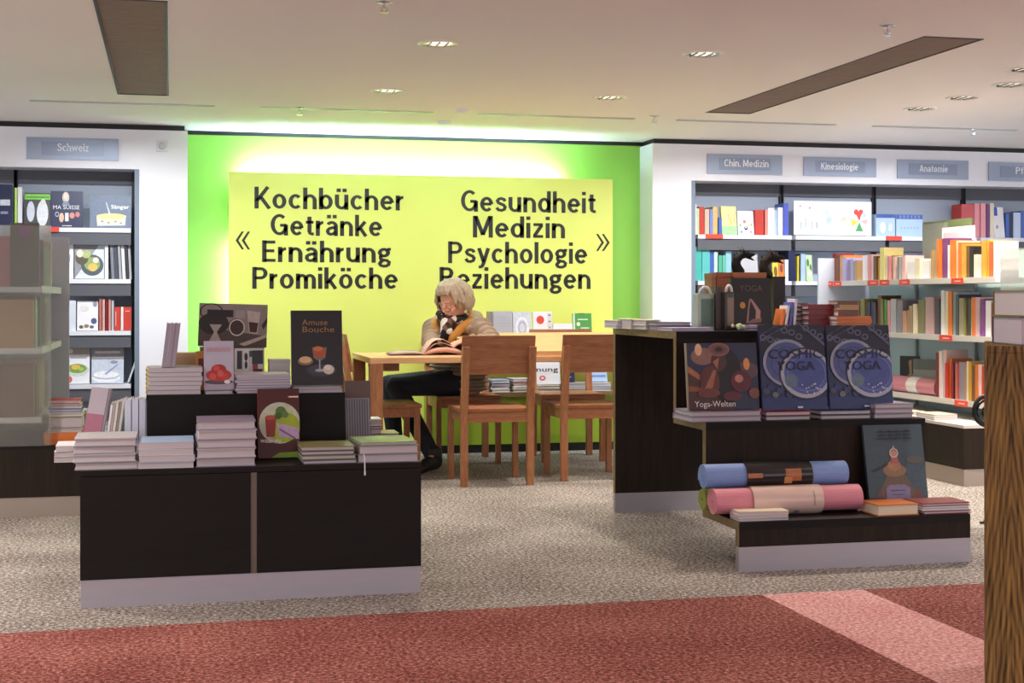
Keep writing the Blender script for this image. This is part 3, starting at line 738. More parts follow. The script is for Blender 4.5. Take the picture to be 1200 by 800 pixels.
# sloping book rest standing on the table
bx0 = XA(556, 8.6); bx1 = TX1 - 0.02
t = thing('book_rest', 'sloping pale wooden book rest lying on the reading table', 'book rest', ((bx0 + bx1) / 2, 8.52, TZ))
hw = (bx1 - bx0) / 2
bm = bmesh.new(); P = [(0.03, 0.012), (0.03, 0.03), (0.82, 0.125), (0.82, 0.107)]
A = [bm.verts.new((-hw, y, z)) for y, z in P]; B = [bm.verts.new((hw, y, z)) for y, z in P]
bm.faces.new(A); bm.faces.new(B[::-1])
for i in range(4): bm.faces.new((A[i], A[(i + 1) % 4], B[(i + 1) % 4], B[i]))
obj('sloping_board', bm, M_table, t)
for xx in (-hw + 0.1, 0, hw - 0.1):
    bm = bmesh.new(); Q = [(0.04, 0.0), (0.80, 0.0), (0.80, 0.104), (0.04, 0.012)]
    A = [bm.verts.new((xx - 0.01, y, z)) for y, z in Q]; B = [bm.verts.new((xx + 0.01, y, z)) for y, z in Q]
    bm.faces.new(A); bm.faces.new(B[::-1])
    for i in range(4): bm.faces.new((A[i], A[(i + 1) % 4], B[(i + 1) % 4], B[i]))
    obj('wedge_support', bm, M_pear, t)
bxo('front_lip', -hw, hw, 0.0, 0.028, 0.0, 0.03, M_table, t)

# ================================================================== LEFT BLACK DISPLAY
DX0, DX1, DY0, DY1, DZ = -0.313, 0.913, 5.33, 6.55, 0.488
EX0, EX1, EY0, EY1, EZ = -0.09, 0.67, 5.70, 6.22, 0.73
t = thing('black_display_table', 'black stepped display table with metal plinth, covered in cookbooks', 'display table', ((DX0 + DX1) / 2, DY0, 0))
cx = (DX0 + DX1) / 2; hw = (DX1 - DX0) / 2
xs_ = XA(297.5, DY0) - cx; sw = 0.012
bxo('body', -hw + 0.004, hw - 0.004, 0.012, DY1 - DY0, 0.1, DZ - 0.02, M_wenge, t)
bxo('top_board', -hw, hw, 0.0, DY1 - DY0, DZ - 0.02, DZ, M_wenge, t, 0.001)
bxo('front_panel', -hw, xs_ - sw, 0.0, 0.012, 0.1, DZ - 0.022, M_wenge, t)
bxo('front_panel', xs_ + sw, hw, 0.0, 0.012, 0.1, DZ - 0.022, M_wenge, t)
bxo('divider_strip', xs_ - sw + 0.001, xs_ + sw - 0.001, 0.004, 0.012, 0.1, DZ - 0.022, mat('#6a5f55', 0.4, 0.05, 20, metal=0.3), t)
bxo('plinth', -hw + 0.002, hw - 0.002, 0.002, DY1 - DY0 - 0.002, 0.0, 0.099, M_steel, t)
t = thing('display_box', 'black wooden box forming the upper step of the cookbook display', 'display box', ((EX0 + EX1) / 2, EY0, DZ)); hw = (EX1 - EX0) / 2
bxo('box_body', -hw, hw, 0, EY1 - EY0, 0, EZ - DZ - 0.018, M_wenge, t)
bxo('box_top', -hw - 0.001, hw + 0.001, -0.001, EY1 - EY0 + 0.001, EZ - DZ - 0.018, EZ - DZ, M_wenge, t)

# ================================================================== RIGHT STEPPED DISPLAY (hollow, open at the side)
RX0, RX1 = 2.224, 3.26
RY = [5.43, 5.80, 6.17, 7.12]; RZ = [0.20, 0.57, 0.952]
BT = 0.034
t = thing('stepped_display', 'dark oak three-step display holding yoga mats and yoga books', 'display', ((RX0 + RX1) / 2, RY[0], 0))
cx = (RX0 + RX1) / 2; hw = (RX1 - RX0) / 2; y0 = RY[0]
def rb(nm, ya, yb, za, zb, m):
    o = bxo(nm, -hw + 0.002, hw, ya - y0, yb - y0, za, zb, m, t)
    bxo('edge_strip', -hw, -hw + 0.002, ya - y0, yb - y0, za, zb, M_wenge_edge, o)
    return o
rb('front_board', RY[0], RY[0] + BT, 0.1, RZ[0] - BT, M_wenge_v)
bxo('plinth', -hw, hw, -0.002, BT, 0.0, 0.1, M_steel, t)
rb('tread', RY[0], RY[1] + BT, RZ[0] - BT, RZ[0], M_wenge)
rb('riser', RY[1], RY[1] + BT, RZ[0], RZ[1] - BT, M_wenge_v)
rb('tread', RY[1], RY[2] + BT, RZ[1] - BT, RZ[1], M_wenge)
rb('riser', RY[2], RY[2] + BT, RZ[1], RZ[2] - BT, M_wenge_v)
rb('tread', RY[2], RY[3], RZ[2] - BT, RZ[2], M_wenge)
rb('back_board', RY[3] - BT, RY[3], 0.1, RZ[2] - BT, M_wenge_v)
bxo('plinth', -hw, hw, RY[3] - BT - 0.002 - y0, RY[3] - y0, 0.0, 0.1, M_steel, t)

# ================================================================== FREESTANDING BOOKCASES
M_gl = glass('frosted_acrylic', '#e9ebe4', 0.2, 0.9)
M_ledge = mat('#cfc9c4', 0.4, 0.03, 6)
M_gback = mat('#a9c2c2', 0.25, 0.05, 4)
def gondola(lab, face, xf, side, ynear, yfar, basex, shelves, top, endpanel):
    """side=+1: the shelves face +x; xf is the shelf edge; spine lies 0.3 behind it"""
    t = thing('freestanding_bookcase', lab, 'bookcase', (xf, ynear, 0))
    s = side; sp = -s * 0.32; L = yfar - ynear
    bx = basex - xf
    def o(nm, xa, xb, ya, yb, za, zb, m, bevel=0): return bxo(nm, min(xa, xb), max(xa, xb), ya, yb, za, zb, m, t, bevel)
    o('base', bx, sp * 2 - bx, 0.0, L, 0.1, 0.34, M_wenge_v)
    o('base_top', bx, sp * 2 - bx, 0.0, L, 0.34, 0.358, M_ledge if s < 0 else M_wenge)
    o('plinth', bx - s * 0.003, sp * 2 - bx + s * 0.003, 0.003, L - 0.003, 0.0, 0.1, mat('#a79a90', 0.42, 0.05, 6, metal=0.5))
    o('back_panel', sp - 0.008, sp + 0.008, 0.03, L - 0.03, 0.358, top, M_gback)
    n = 3
    for k in range(1, n): o('post', sp + s * 0.008, sp + s * 0.03, L * k / n - 0.012, L * k / n + 0.012, 0.358, top, mat('#9aa3a2', 0.35, 0.03, 10, metal=0.4))
    for i, z in enumerate(shelves):
        sh = o('shelf', 0, sp + s * 0.03, 0.03, L - 0.03, z - 0.028, z, M_shelf_white)
        bxo('price_rail', min(0, s * 0.006), max(0, s * 0.006), 0.03, L - 0.03, z - 0.03, z + 0.006, mat('#c9c6c2', 0.3, 0.03, 8), sh)
        o('rear_shelf', sp - s * 0.008, 2 * sp, 0.03, L - 0.03, z - 0.028, z, M_shelf_white)
    o('end_panel', endpanel, 2 * sp - endpanel, L - 0.02, L, 0.358, top, mat('#c8ccd4', 0.4, 0.02, 5))
    pane = endpanel if s > 0 else 0.02
    o('end_pane', pane, 2 * sp - pane, 0.0, 0.014, 0.358, top, M_gl)
    return t
GLX, GLY0, GLY1 = -0.64, 7.62, 9.0
GRX, GRY0, GRY1 = 4.75, 7.6, 9.86
GLZ = [0.50, 0.85, 1.16]; GRZ = [0.47, 0.868, 1.225]
gondola('freestanding bookcase with a frosted end pane at the left edge', 1, GLX, 1, GLY0, GLY1, GLX + 0.22, GLZ, 1.47, 0.05)
gondola('freestanding three-shelf bookcase full of paperbacks at the right', -1, GRX, -1, GRY0, GRY1, 4.52, GRZ, 1.40, -0.09)

# ================================================================== FOREGROUND BLOCK AT THE RIGHT EDGE
PY = 3.5; px_ = XA(1155, PY); ptz = ZA(1155, 405, PY)
t = thing('oak_display_block', 'tall dark oak display block cut off by the right edge', 'display block', (px_, PY, 0), R(-31))
bxo('body', 0.0, 0.5, 0.012, 0.45, 0.0, ptz - 0.02, M_oak_front, t)
bxo('front_board', 0.0, 0.5, 0.0, 0.012, 0.0, ptz - 0.02, M_oak_front, t)
bxo('top_board', 0.0, 0.5, 0.0, 0.45, ptz - 0.02, ptz, M_oak_front, t, 0.002)
# two thick books on it
ca, sa = math.cos(R(-31)), math.sin(R(-31))
def blk(u, v): return (px_ + u * ca - v * sa, PY + u * sa + v * ca)
x, y = blk(0.16, 0.17)
book(0.24, 0.22, 0.078, '#4c4850', (x, y, ptz), 'flat', rz=R(-14), sp='b', label='thick grey book, lower of two on the oak display block', name='book', pages=mat('#b9b0b8', 0.8, 0.06, 90, stretch=(1, 1, 12)))
x, y = blk(0.165, 0.17)
book(0.24, 0.22, 0.072, '#6d5b33', (x, y, ptz + 0.0785), 'flat', rz=R(-12), sp='b', label='thick white-paged book, upper of two on the oak display block', name='book')

# black scrolled iron stand partly behind the block
sx, sy = GP(1153, 614, 0)
t = thing('iron_stand', 'black wrought-iron scroll stand half hidden by the oak block', 'stand', (sx + 0.09, sy, 0))
bm = bmesh.new(); tube(bm, [(0, 0, 0.05), (0, 0, 0.47)], 0.008); obj('pole', bm, M_black, t)
for a in (180, 60, -60):
    bm = bmesh.new(); c, s = math.cos(R(a)), math.sin(R(a))
    tube(bm, [(0, 0, 0.09), (0.05 * c, 0.05 * s, 0.06), (0.09 * c, 0.09 * s, 0.008), (0.11 * c, 0.11 * s, 0.008)], 0.007); obj('foot', bm, M_black, t)
bm = bmesh.new(); cz = ZA(1152, 481, sy); cxx = XA(1157, sy) - (sx + 0.09)
tube(bm, [(cxx + 0.072 * math.cos(k * math.pi / 12), 0, cz + 0.072 * math.sin(k * math.pi / 12)) for k in range(25)], 0.011, caps=False)
obj('ring', bm, M_black, t, True)
bm = bmesh.new()
tube(bm, [(cxx + (0.01 + 0.0021 * k) * math.cos(k * 0.42), 0, cz + (0.01 + 0.0021 * k) * math.sin(k * 0.42)) for k in range(30)], 0.006)
obj('scroll', bm, M_black, t, True)

# ================================================================== BOOKS ON THE WALL SHELVES
BY = PORY + 0.045
z = SHZ[0]
ga = 'books on the left wall shelves'
row([(-2, 14, 216, 'navy', 'f', dict(label='dark blue book with white lettering at the left edge, top shelf', deco=[('r', 0.1, 0.5, 0.85, 0.64, '#d8dbe6'), ('r', 0.15, 0.3, 0.7, 0.36, '#8f98b4')])),
     (17, 20, 220, 'light green', 's'), (20.5, 26, 219, 'white', 's'),
     (28, 59, 226, 'dark grey', 'f', dict(label='cookbook with bright green title band beside MA SUISSE', lean=0.12,
        deco=[('r', 0.02, 0.80, 1.0, 0.96, '#7fcf4a'), ('r', 0.08, 0.86, 0.95, 0.885, '#2f5a1f'), ('e', 0.25, 0.45, 0.15, 0.3, '#cfd6e2'), ('e', 0.7, 0.4, 0.22, 0.38, '#dfe4ee'), ('e', 0.72, 0.72, 0.1, 0.1, '#e8e2dc')])),
     (59, 97, 224, 'navy', 'f', dict(label='dark blue MA SUISSE cookbook on the left top shelf', lean=0.10,
        deco=[('e', 0.47, 0.83, 0.11, 0.15, '#cfc4b8'), ('e', 0.47, 0.86, 0.06, 0.09, '#e8dccb'), ('p', [(0.35, 0.6), (0.6, 0.6), (0.55, 0.72), (0.4, 0.72)], '#7f8aa6'),
              ('e', 0.34, 0.27, 0.075, 0.13, '#e3b9a0'), ('r', 0.45, 0.17, 0.56, 0.40, '#e9e6da'), ('e', 0.67, 0.33, 0.08, 0.085, '#d98a80'), ('e', 0.84, 0.36, 0.07, 0.075, '#c97f78'), ('o', 0.2, 0.36, 0.06, 0.07, 0.7, '#c8ccd8'), ('r', 0.36, 0.035, 0.66, 0.055, '#d8dbe6')],
        titles=[('MA SUISSE', 0.49, 0.50, 0.82, 0.105, '#e8ebf2', 0.0)])),
     (105, 154, 229.5, 'grey', 'f', dict(label='slate grey Sänger cookbook with a cheese on the cover', lean=0.10,
        deco=[('r', 0.0, 0.0, 1.0, 1.0, '#66758c'), ('p', [(0.18, 0.06), (0.85, 0.08), (0.87, 0.36), (0.16, 0.33)], '#d6d3c0'), ('e', 0.52, 0.36, 0.36, 0.09, '#efe08a'), ('p', [(0.38, 0.8), (0.4, 0.8), (0.5, 0.42), (0.46, 0.42)], '#c9d0da'),
              ('e', 0.3, 0.2, 0.03, 0.03, '#8b8f86'), ('e', 0.45, 0.16, 0.03, 0.03, '#8b8f86'), ('e', 0.62, 0.2, 0.03, 0.03, '#8b8f86'), ('e', 0.75, 0.15, 0.03, 0.03, '#8b8f86')],
        titles=[('Sänger', 0.73, 0.60, 0.44, 0.12, '#f2f2ee', 0.015)]))], BY, z, 'left top wall shelf', ga)
z = SHZ[1]
row([(60, 86, 281, 'white', 'f', dict(label='white book with a small grey drawing, left second shelf', deco=[('e', 0.75, 0.55, 0.12, 0.1, '#a8acb4'), ('e', 0.78, 0.48, 0.06, 0.06, '#6c717c')])),
     (87, 122, 279, 'grey', 'f', dict(label='cookbook with a dark plate of salad, left second shelf',
        deco=[('p', [(0, 0), (0, 1), (1, 1)], '#8f9195'), ('p', [(0, 0), (1, 0), (1, 1)], '#cfd6d8'), ('e', 0.6, 0.33, 0.38, 0.26, '#4c5560'), ('e', 0.6, 0.36, 0.27, 0.17, '#8fa05e'), ('e', 0.25, 0.5, 0.22, 0.16, '#57503f'),
              ('e', 0.62, 0.28, 0.16, 0.1, '#d3b65c'), ('e', 0.4, 0.6, 0.16, 0.1, '#a9b878'), ('e', 0.18, 0.62, 0.12, 0.1, '#d8d3c0'), ('e', 0.72, 0.45, 0.1, 0.07, '#dfe0c8')])),
     (122.5, 127, 287, 'white', 's', dict(roll=0.0)), (130.5, 134.5, 277, 'dark grey', 's', dict(roll=-0.05, spine='#7d7f88')), (134.5, 139, 277, 'navy', 's', dict(roll=-0.05, spine='#4c505c')), (139.5, 143, 278, 'dark grey', 's', dict(roll=-0.05, spine='#a3a4a8')),
     (143.5, 147.5, 279, 'white', 's', dict(roll=-0.05)), (148, 151, 280, 'dark grey', 's', dict(roll=-0.05, spine='#3c3c42')), (151.5, 154.5, 282, 'silver grey', 's', dict(roll=-0.05))], BY, z, 'left second wall shelf', ga)
z = SHZ[2]
row([(74, 80.5, 352, 'white', 's', dict(spine='#cfd3d6')), (81, 89, 352, 'white', 's', dict(spine='#d6dce8')),
     (90, 115, 353, 'white', 'f', dict(label='white book with blue and brown fruit pictures, left third shelf', deco=[('e', 0.2, 0.12, 0.1, 0.06, '#6b5347'), ('e', 0.45, 0.15, 0.12, 0.06, '#8a7464'), ('e', 0.8, 0.32, 0.14, 0.1, '#4b5580'), ('e', 0.85, 0.9, 0.1, 0.1, '#8b93a4'), ('e', 0.35, 0.75, 0.2, 0.1, '#d8d8d4'), ('e', 0.7, 0.12, 0.1, 0.05, '#555b70')])),
     (116, 119.5, 350.5, 'red', 's', dict(spine='#b06a60')), (120, 123, 350.5, 'red', 's', dict(spine='#d2aaa2')), (123.5, 126.5, 350.5, 'dark red', 's'), (127, 130, 350.5, 'red', 's', dict(spine='#c98f86')), (130.5, 133.5, 352, 'silver grey', 's'),
     (134, 141, 360, 'red', 'f', dict(deco=[('r', 0.15, 0.2, 0.3, 0.8, '#e0a098')])), (141.5, 154, 360, 'red', 'f', dict(label='bright red book with a pale stripe, right end of left third shelf', deco=[('r', 0.0, 0.0, 0.22, 1.0, '#ead9d4'), ('r', 0.4, 0.8, 0.85, 0.84, '#e8a79c')]))], BY, z, 'left third wall shelf', ga)
z = SHZ[3]
row([(72, 105, 408, 'white', 'f', dict(label='white cookbook with a salad bowl and red badge, left fourth shelf', lean=0.18,
        deco=[('r', 0, 0.8, 1, 1, '#a59a90'), ('e', 0.3, 0.9, 0.1, 0.06, '#e8dcc8'), ('e', 0.55, 0.38, 0.42, 0.17, '#c9d2cd'), ('e', 0.55, 0.42, 0.34, 0.13, '#7c9a48'), ('e', 0.5, 0.46, 0.16, 0.07, '#d9b654'), ('e', 0.7, 0.4, 0.1, 0.05, '#a4c060'), ('e', 0.25, 0.12, 0.13, 0.1, '#cf5a4c'), ('r', 0.3, 0.7, 0.9, 0.73, '#9aa0a8')])),
     (107, 145, 405, 'silver grey', 'f', dict(label='pale grey cookbook with stacked white plates on its cover', lean=0.18,
        deco=[('r', 0, 0.62, 1, 1, '#8d8a8e'), ('r', 0.1, 0.78, 0.9, 0.84, '#c9c6c8'), ('r', 0, 0, 1, 0.62, '#c5ccda'), ('e', 0.45, 0.14, 0.45, 0.11, '#eef1f7'), ('e', 0.45, 0.2, 0.42, 0.1, '#b4bfd6'), ('e', 0.45, 0.23, 0.4, 0.09, '#f1f3f8'), ('p', [(0.4, 0.25), (0.8, 0.5), (0.83, 0.47), (0.45, 0.22)], '#8fa0c4'), ('e', 0.7, 0.55, 0.12, 0.04, '#8890a0')])),
     ], BY, z, 'left fourth wall shelf', ga)
xx = XA(150, BY)
book(0.14, 0.27, 0.012, '#e2e4ea', (xx, BY + 0.03, z + 0.004), 'spine', roll=0.33, label='white book leaning against the right end of left fourth shelf', group=ga)
z = SHZ[4]
stack(74, 90, BY, z, ['white', 'white', 'pale blue', 'white', 'white', 'white'], 0.028, 0.16, 'book', 'left on the low wall shelf', 'books on the left wall shelves')
stack(92, 125, BY, z, ['white', 'pale blue', 'white', 'white', 'white'], 0.03, 0.16, 'book', 'right on the low left wall shelf', 'books on the left wall shelves')

gb = 'books on the right wall shelves'
z = SHZ[0]
row([(811, 816.5, 239, 'white', 's'), (817, 820, 244, 'pale green', 's'), (820.3, 826, 242, 'red', 's'), (826.3, 831.5, 245, 'cream', 's', dict(spine='#e0b39a')), (832, 836, 245, 'blue', 's', dict(spine='#6f84c4')),
     (836.3, 842, 242, 'gold', 's', dict(spine='#d9b66a')), (842.3, 846, 255, 'blue', 's'),
     (846.3, 864, 242, 'pale yellow', 'f', dict(T=0.03, label='pale yellow and green book shown cover out, Chin. Medizin top shelf', deco=[('r', 0, 0, 1, 0.3, '#9fd493'), ('p', [(0.4, 0.75), (0.45, 0.75), (0.7, 0.35), (0.65, 0.35)], '#b0a060'), ('p', [(0.9, 0.8), (0.95, 0.8), (0.85, 0.4), (0.8, 0.4)], '#c0b070')])),
     (865, 884, 247.5, 'white', 'f', dict(label='white book with scattered round emblems, Chin. Medizin top shelf', deco=[('e', 0.42, 0.55, 0.09, 0.07, '#d06a48'), ('e', 0.5, 0.28, 0.11, 0.09, '#2b2b30'), ('e', 0.5, 0.31, 0.05, 0.04, '#e9e9e9'), ('e', 0.15, 0.4, 0.07, 0.06, '#7fb56e'), ('e', 0.85, 0.42, 0.07, 0.06, '#d9a34a'), ('e', 0.2, 0.12, 0.07, 0.05, '#6a8dbb'), ('e', 0.8, 0.12, 0.07, 0.05, '#bd7fa0')])),
     (885, 892, 246, 'red', 's'), (892.3, 896, 246, 'red', 's'), (896.3, 900, 246, 'red', 's', dict(spine='#d98a80')), (900.3, 908, 243.5, 'white', 's'), (908.3, 912, 246, 'pale blue', 's'), (912.3, 918, 243, 'white', 's'),
     (919, 925, 238, 'blue', 's', dict(spine='#4a58b8'))], BY, z, 'Chin. Medizin top shelf', gb, 0.17)
# big white open chart folder
fx0, fx1 = XA(931, BY + 0.02), XA(1022, BY + 0.02); fh = ZA(975, 235.5, BY) - z
t = thing('chart_folder', 'wide white open folder with coloured charts under the Kinesiologie sign', 'folder', ((fx0 + fx1) / 2, BY + 0.03, z))
fw = fx1 - fx0
bxo('panel', -fw / 2, 0.0, 0, 0.006, 0.006, fh, mat('#eeeff3', 0.4, 0.02, 10), t); bxo('panel', 0.001, fw / 2, 0, 0.006, 0.006, fh, mat('#eeeff3', 0.4, 0.02, 10), t)
bxo('black_foot', -fw / 2, fw / 2 - 0.06, -0.02, 0.006, 0.0, 0.006, M_black, t)
charts = [('e', 0.42, 0.68, 0.035, 0.1, '#c9d6d2'), ('e', 0.52, 0.66, 0.05, 0.13, '#dfe8e6'), ('e', 0.45, 0.45, 0.04, 0.12, '#b8c9cf'), ('e', 0.64, 0.45, 0.04, 0.12, '#d7c9b8'), ('r', 0.46, 0.2, 0.66, 0.42, '#e4e2dc'), ('r', 0.48, 0.23, 0.64, 0.39, '#f2f2f0'),
    ('e', 0.08, 0.85, 0.008, 0.03, '#d05048'), ('e', 0.2, 0.8, 0.01, 0.03, '#6f8fb0'), ('r', 0.08, 0.2, 0.10, 0.4, '#a9c0c8'), ('r', 0.14, 0.25, 0.16, 0.5, '#b9cbb4'), ('r', 0.22, 0.2, 0.24, 0.42, '#c3b9cc'), ('r', 0.28, 0.22, 0.30, 0.4, '#9fb1bd'),
    ('p', [(0.84, 0.44), (0.78, 0.72), (0.88, 0.72)], '#d8483c'), ('e', 0.80, 0.70, 0.03, 0.08, '#d8483c'), ('e', 0.86, 0.70, 0.03, 0.08, '#d8483c'), ('p', [(0.83, 0.44), (0.73, 0.5), (0.75, 0.28)], '#e8d33c'), ('p', [(0.84, 0.42), (0.79, 0.15), (0.89, 0.15)], '#4f9e5a'), ('p', [(0.85, 0.44), (0.93, 0.34), (0.95, 0.5)], '#e6b0b6'), ('e', 0.9, 0.62, 0.03, 0.08, '#bcd0e6')]
for lo_, hi_ in ((0, 0.35), (0.35, 0.70), (0.70, 1.0)):
    sub = [d for d in charts if lo_ <= (d[1][0][0] if d[0] == 'p' else d[1]) < hi_]
    bm, ms, _ = deco_mesh(sub, fw, fh); tag(obj('chart', bm, ms, t, recalc=False), kind='stuff')
row([(1026.5, 1049, 251, 'pale blue', 'b', dict(name='boxed_set', cat='box', label='pale blue boxed card set with dark blue lid, left one', deco=[('r', 0, 0.84, 1, 1, '#3c55a0'), ('e', 0.35, 0.4, 0.15, 0.25, '#dfe6f2'), ('e', 0.75, 0.42, 0.12, 0.2, '#c4d0e6')])),
     (1050, 1081, 251.5, 'pale blue', 'b', dict(name='boxed_set', cat='box', label='pale blue boxed card set with dark blue striped lid, right one', deco=[('r', 0, 0.8, 1, 1, '#41579f')] + [('r', 0.12 + 0.14 * k, 0.83, 0.2 + 0.14 * k, 0.97, '#6f84bd') for k in range(6)] + [('e', 0.2 + 0.12 * k, 0.4, 0.03, 0.04, '#8fa4c8') for k in range(6)])),
     (1083, 1100, 262, 'pale green', 'b', dict(name='boxed_set', cat='box', label='low pale green box beside the blue boxed sets'))], BY, z, 'Kinesiologie top shelf', gb)
row([(1128, 1143, 239, 'red', 's', dict(spine='#c25058')), (1143.3, 1149.5, 238, 'pink', 's', dict(spine='#e0929a')), (1150, 1156, 238, 'pink', 's', dict(spine='#e39ca2')), (1156.3, 1160, 239, 'purple', 's'), (1160.3, 1165, 238, 'cream', 's'),
     (1165.5, 1178, 243, 'white', 'f', dict(deco=[('r', 0.05, 0.72, 0.42, 1, '#3f5cb4'), ('e', 0.3, 0.35, 0.1, 0.06, '#9098a8')])), (1179, 1183, 250, 'blue', 's'), (1183.3, 1187, 249, 'navy', 's'),
     (1187.5, 1196, 249, 'pale blue', 's', dict(spine='#c4d4ee')), (1196.3, 1203, 247, 'blue', 's'), (1203.3, 1209, 247, 'white', 's')], BY, z, 'Anatomie top shelf', gb)
z = SHZ[1]
row([(811, 814, 312, 'cream', 's'), (814.5, 822.5, 289, 'teal', 's'), (823, 832.5, 289, 'teal', 's', dict(spine='#5cb6b4')), (833, 837, 294, 'blue', 's'), (837.3, 841.5, 295, 'white', 's', dict(spine='#bfe0dc')), (842, 846.5, 299, 'green', 's', dict(spine='#4fa88e')), (847, 851, 299, 'green', 's', dict(spine='#62b49a')),
     (851.5, 858, 294, 'pale blue', 's', dict(spine='#8fc0d8')),
     (866, 889, 298, 'silver grey', 'f', dict(label='pale grey board between the two black figurines, second shelf')),
     (906, 913, 308, 'yellow', 'f', dict(deco=[('e', 0.5, 0.5, 0.3, 0.3, '#7a4a2c')])), (913.3, 919.5, 305, 'orange', 'f', dict(deco=[('e', 0.5, 0.6, 0.3, 0.2, '#7a3a24')])), (920, 924, 304, 'white', 's'),
     (925.5, 933.5, 292, 'navy', 's', dict(roll=-0.03)), (935, 937, 300, 'yellow', 's'), (937.5, 939, 300, 'dark grey', 's'), (939.5, 945, 297, 'pale blue', 's'), (945.5, 953, 299, 'pale green', 'f', dict(deco=[('e', 0.3, 0.7, 0.2, 0.15, '#3f6d3c'), ('e', 0.7, 0.5, 0.2, 0.15, '#54803f'), ('e', 0.5, 0.3, 0.25, 0.15, '#e8ece8')]))], BY, z, 'Chin. Medizin second shelf', gb)
z = SHZ[2]
row([(811, 816, 350, 'green', 's'), (816.5, 822, 352, 'teal', 's'), (822.5, 828, 351, 'blue', 's')], BY, z, 'Chin. Medizin third shelf', gb)

# magazines on the low shelf by the yellow sign
MY = uy0 + 0.17; z = 0.825; gm = 'magazines on the shelf under the sign'
row([(575.5, 578, 365, 'violet grey', 's'), (578.5, 601, 365, 'silver grey', 'f', dict(label='pale lined magazine behind the woman, left on low shelf', deco=[('r', 0.1, 0.15 + 0.12 * k, 0.9, 0.17 + 0.12 * k, '#a9adba') for k in range(6)])),
     (601.5, 623, 366, 'pale blue', 'f', dict(label='pale magazine with a grey arch standing on low shelf', deco=[('r', 0, 0, 1, 1, '#ccd0de'), ('o', 0.5, 0.35, 0.36, 0.45, 0.75, '#e6e9f2'), ('o', 0.5, 0.35, 0.22, 0.28, 0.7, '#aab0c2')])),
     (625, 648, 365.5, 'white', 'f', dict(label='white magazine with a red disc standing on low shelf', deco=[('e', 0.38, 0.66, 0.2, 0.17, '#d94a3f'), ('r', 0.74, 0.02, 0.98, 0.95, '#d9d3cf'), ('e', 0.86, 0.85, 0.06, 0.03, '#55504e'), ('e', 0.86, 0.6, 0.06, 0.03, '#6b625e'), ('e', 0.86, 0.35, 0.06, 0.04, '#a59a92')])),
     (648.5, 671.5, 379.5, 'white', 'f', dict(label='low white card standing between magazine and green book')),
     (672, 694, 367.5, 'green', 'f', dict(label='green book with pale lettering standing at the sign', deco=[('r', 0.0, 0, 0.1, 1, '#cfe0d0'), ('r', 0.25, 0.70, 0.8, 0.75, '#d9e8d4'), ('e', 0.28, 0.52, 0.1, 0.09, '#d8e6c8'), ('r', 0.4, 0.32, 0.85, 0.37, '#d9e8d4'), ('e', 0.45, 0.2, 0.08, 0.07, '#c9a878'), ('r', 0.3, 0.96, 0.6, 1.0, '#4a5a48')]))], MY, z, 'low shelf under the sign', gm)
LY = uy0 + 0.05; z = 0.43; gl = 'books on the lower level of the low shelf'
stack(553, 573, LY, z, ['white', 'white', 'pale blue', 'white', 'silver grey', 'white'], 0.017, 0.2, 'magazine', 'left on the lower sign shelf', gl)
stack(576, 598, LY, z, ['white', 'white', 'navy', 'pale blue'], 0.022, 0.2, 'magazine', 'second on the lower sign shelf', gl)
stack(601, 624, LY, z, ['white', 'cream', 'white', 'dark red', 'white'], 0.019, 0.2, 'magazine', 'third on the lower sign shelf', gl)
stack(628, 657, LY, z, ['white', 'cream'], 0.022, 0.2, 'magazine', 'fourth on the lower sign shelf', gl)
stack(660, 688, LY, z, ['white', 'white', 'silver grey'], 0.019, 0.2, 'magazine', 'fifth on the lower sign shelf', gl)
stack(691, 716, LY, z, ['white', 'pale blue', 'white'], 0.019, 0.2, 'magazine', 'rightmost on the lower sign shelf', gl)
row([(627, 657, 424, 'white', 'f', dict(label='white book lettered nung with a red emblem, on lower shelf', lean=0.2, deco=[('e', 0.3, 0.27, 0.12, 0.11, '#cf5a50'), ('e', 0.3, 0.27, 0.06, 0.05, '#f0d8d4')], titles=[('nung', 0.5, 0.55, 0.85, 0.2, '#26262a', 0.0)]))], uy0 + 0.10, 0.475, 'lower shelf', gl)
row([(661, 674, 434, 'navy', 'f', dict(label='dark blue starry book on the lower shelf by the sign', lean=0.2, deco=[('e', 0.3, 0.6, 0.06, 0.04, '#d8c860'), ('e', 0.6, 0.4, 0.06, 0.04, '#e0e0f0'), ('e', 0.7, 0.75, 0.05, 0.04, '#c86060')])),
     (690, 712, 437, 'pale blue', 'f', dict(label='pale blue book at the right end of lower shelf', lean=0.2, deco=[('r', 0.1, 0.5, 0.9, 0.7, '#6f86c0')]))], uy0 + 0.12, 0.489, 'lower shelf', gl)

# ================================================================== BOOKS ON THE LEFT BLACK DISPLAY
gd = 'books on the left black display'
FY = DY0 + 0.02; z = DZ
wh = 'at front left of black display'
stack(85, 160, FY, z, ['grey', 'silver grey', 'grey', 'silver grey'], 0.0285, 0.26, 'hardcover', wh, gd, jit=0.02, rz=0.02)
stack(162, 228, FY, z, ['white', 'pale blue', 'white', 'pale blue'], 0.0235, 0.26, 'paperback', 'second from left on black display', gd, jit=0.02, hard=False)
stack(229.5, 301, FY, z, ['violet grey', 'silver grey', 'violet grey', 'silver grey', 'violet grey'], 0.0335, 0.26, 'hardcover', 'left of the brown smoothie book', gd, jit=0.02)
stack(354, 418, FY, z, ['dark grey', 'olive', 'dark grey', 'olive'], 0.0165, 0.22, 'thin book', 'right of the brown smoothie book', gd, jit=0.02)
zr = stack(420, 492, FY, z, ['violet grey', 'grey'], 0.032, 0.26, 'hardcover', 'at front right of black display', gd, jit=0.02)
book(0.255, 0.215, 0.012, '#7f8a5c', (XA(455, FY) - 0.002, FY + 0.133, zr), 'flat', rz=0.05, sp='b', label='grey-green covered book on top of the right corner stack', group=gd)
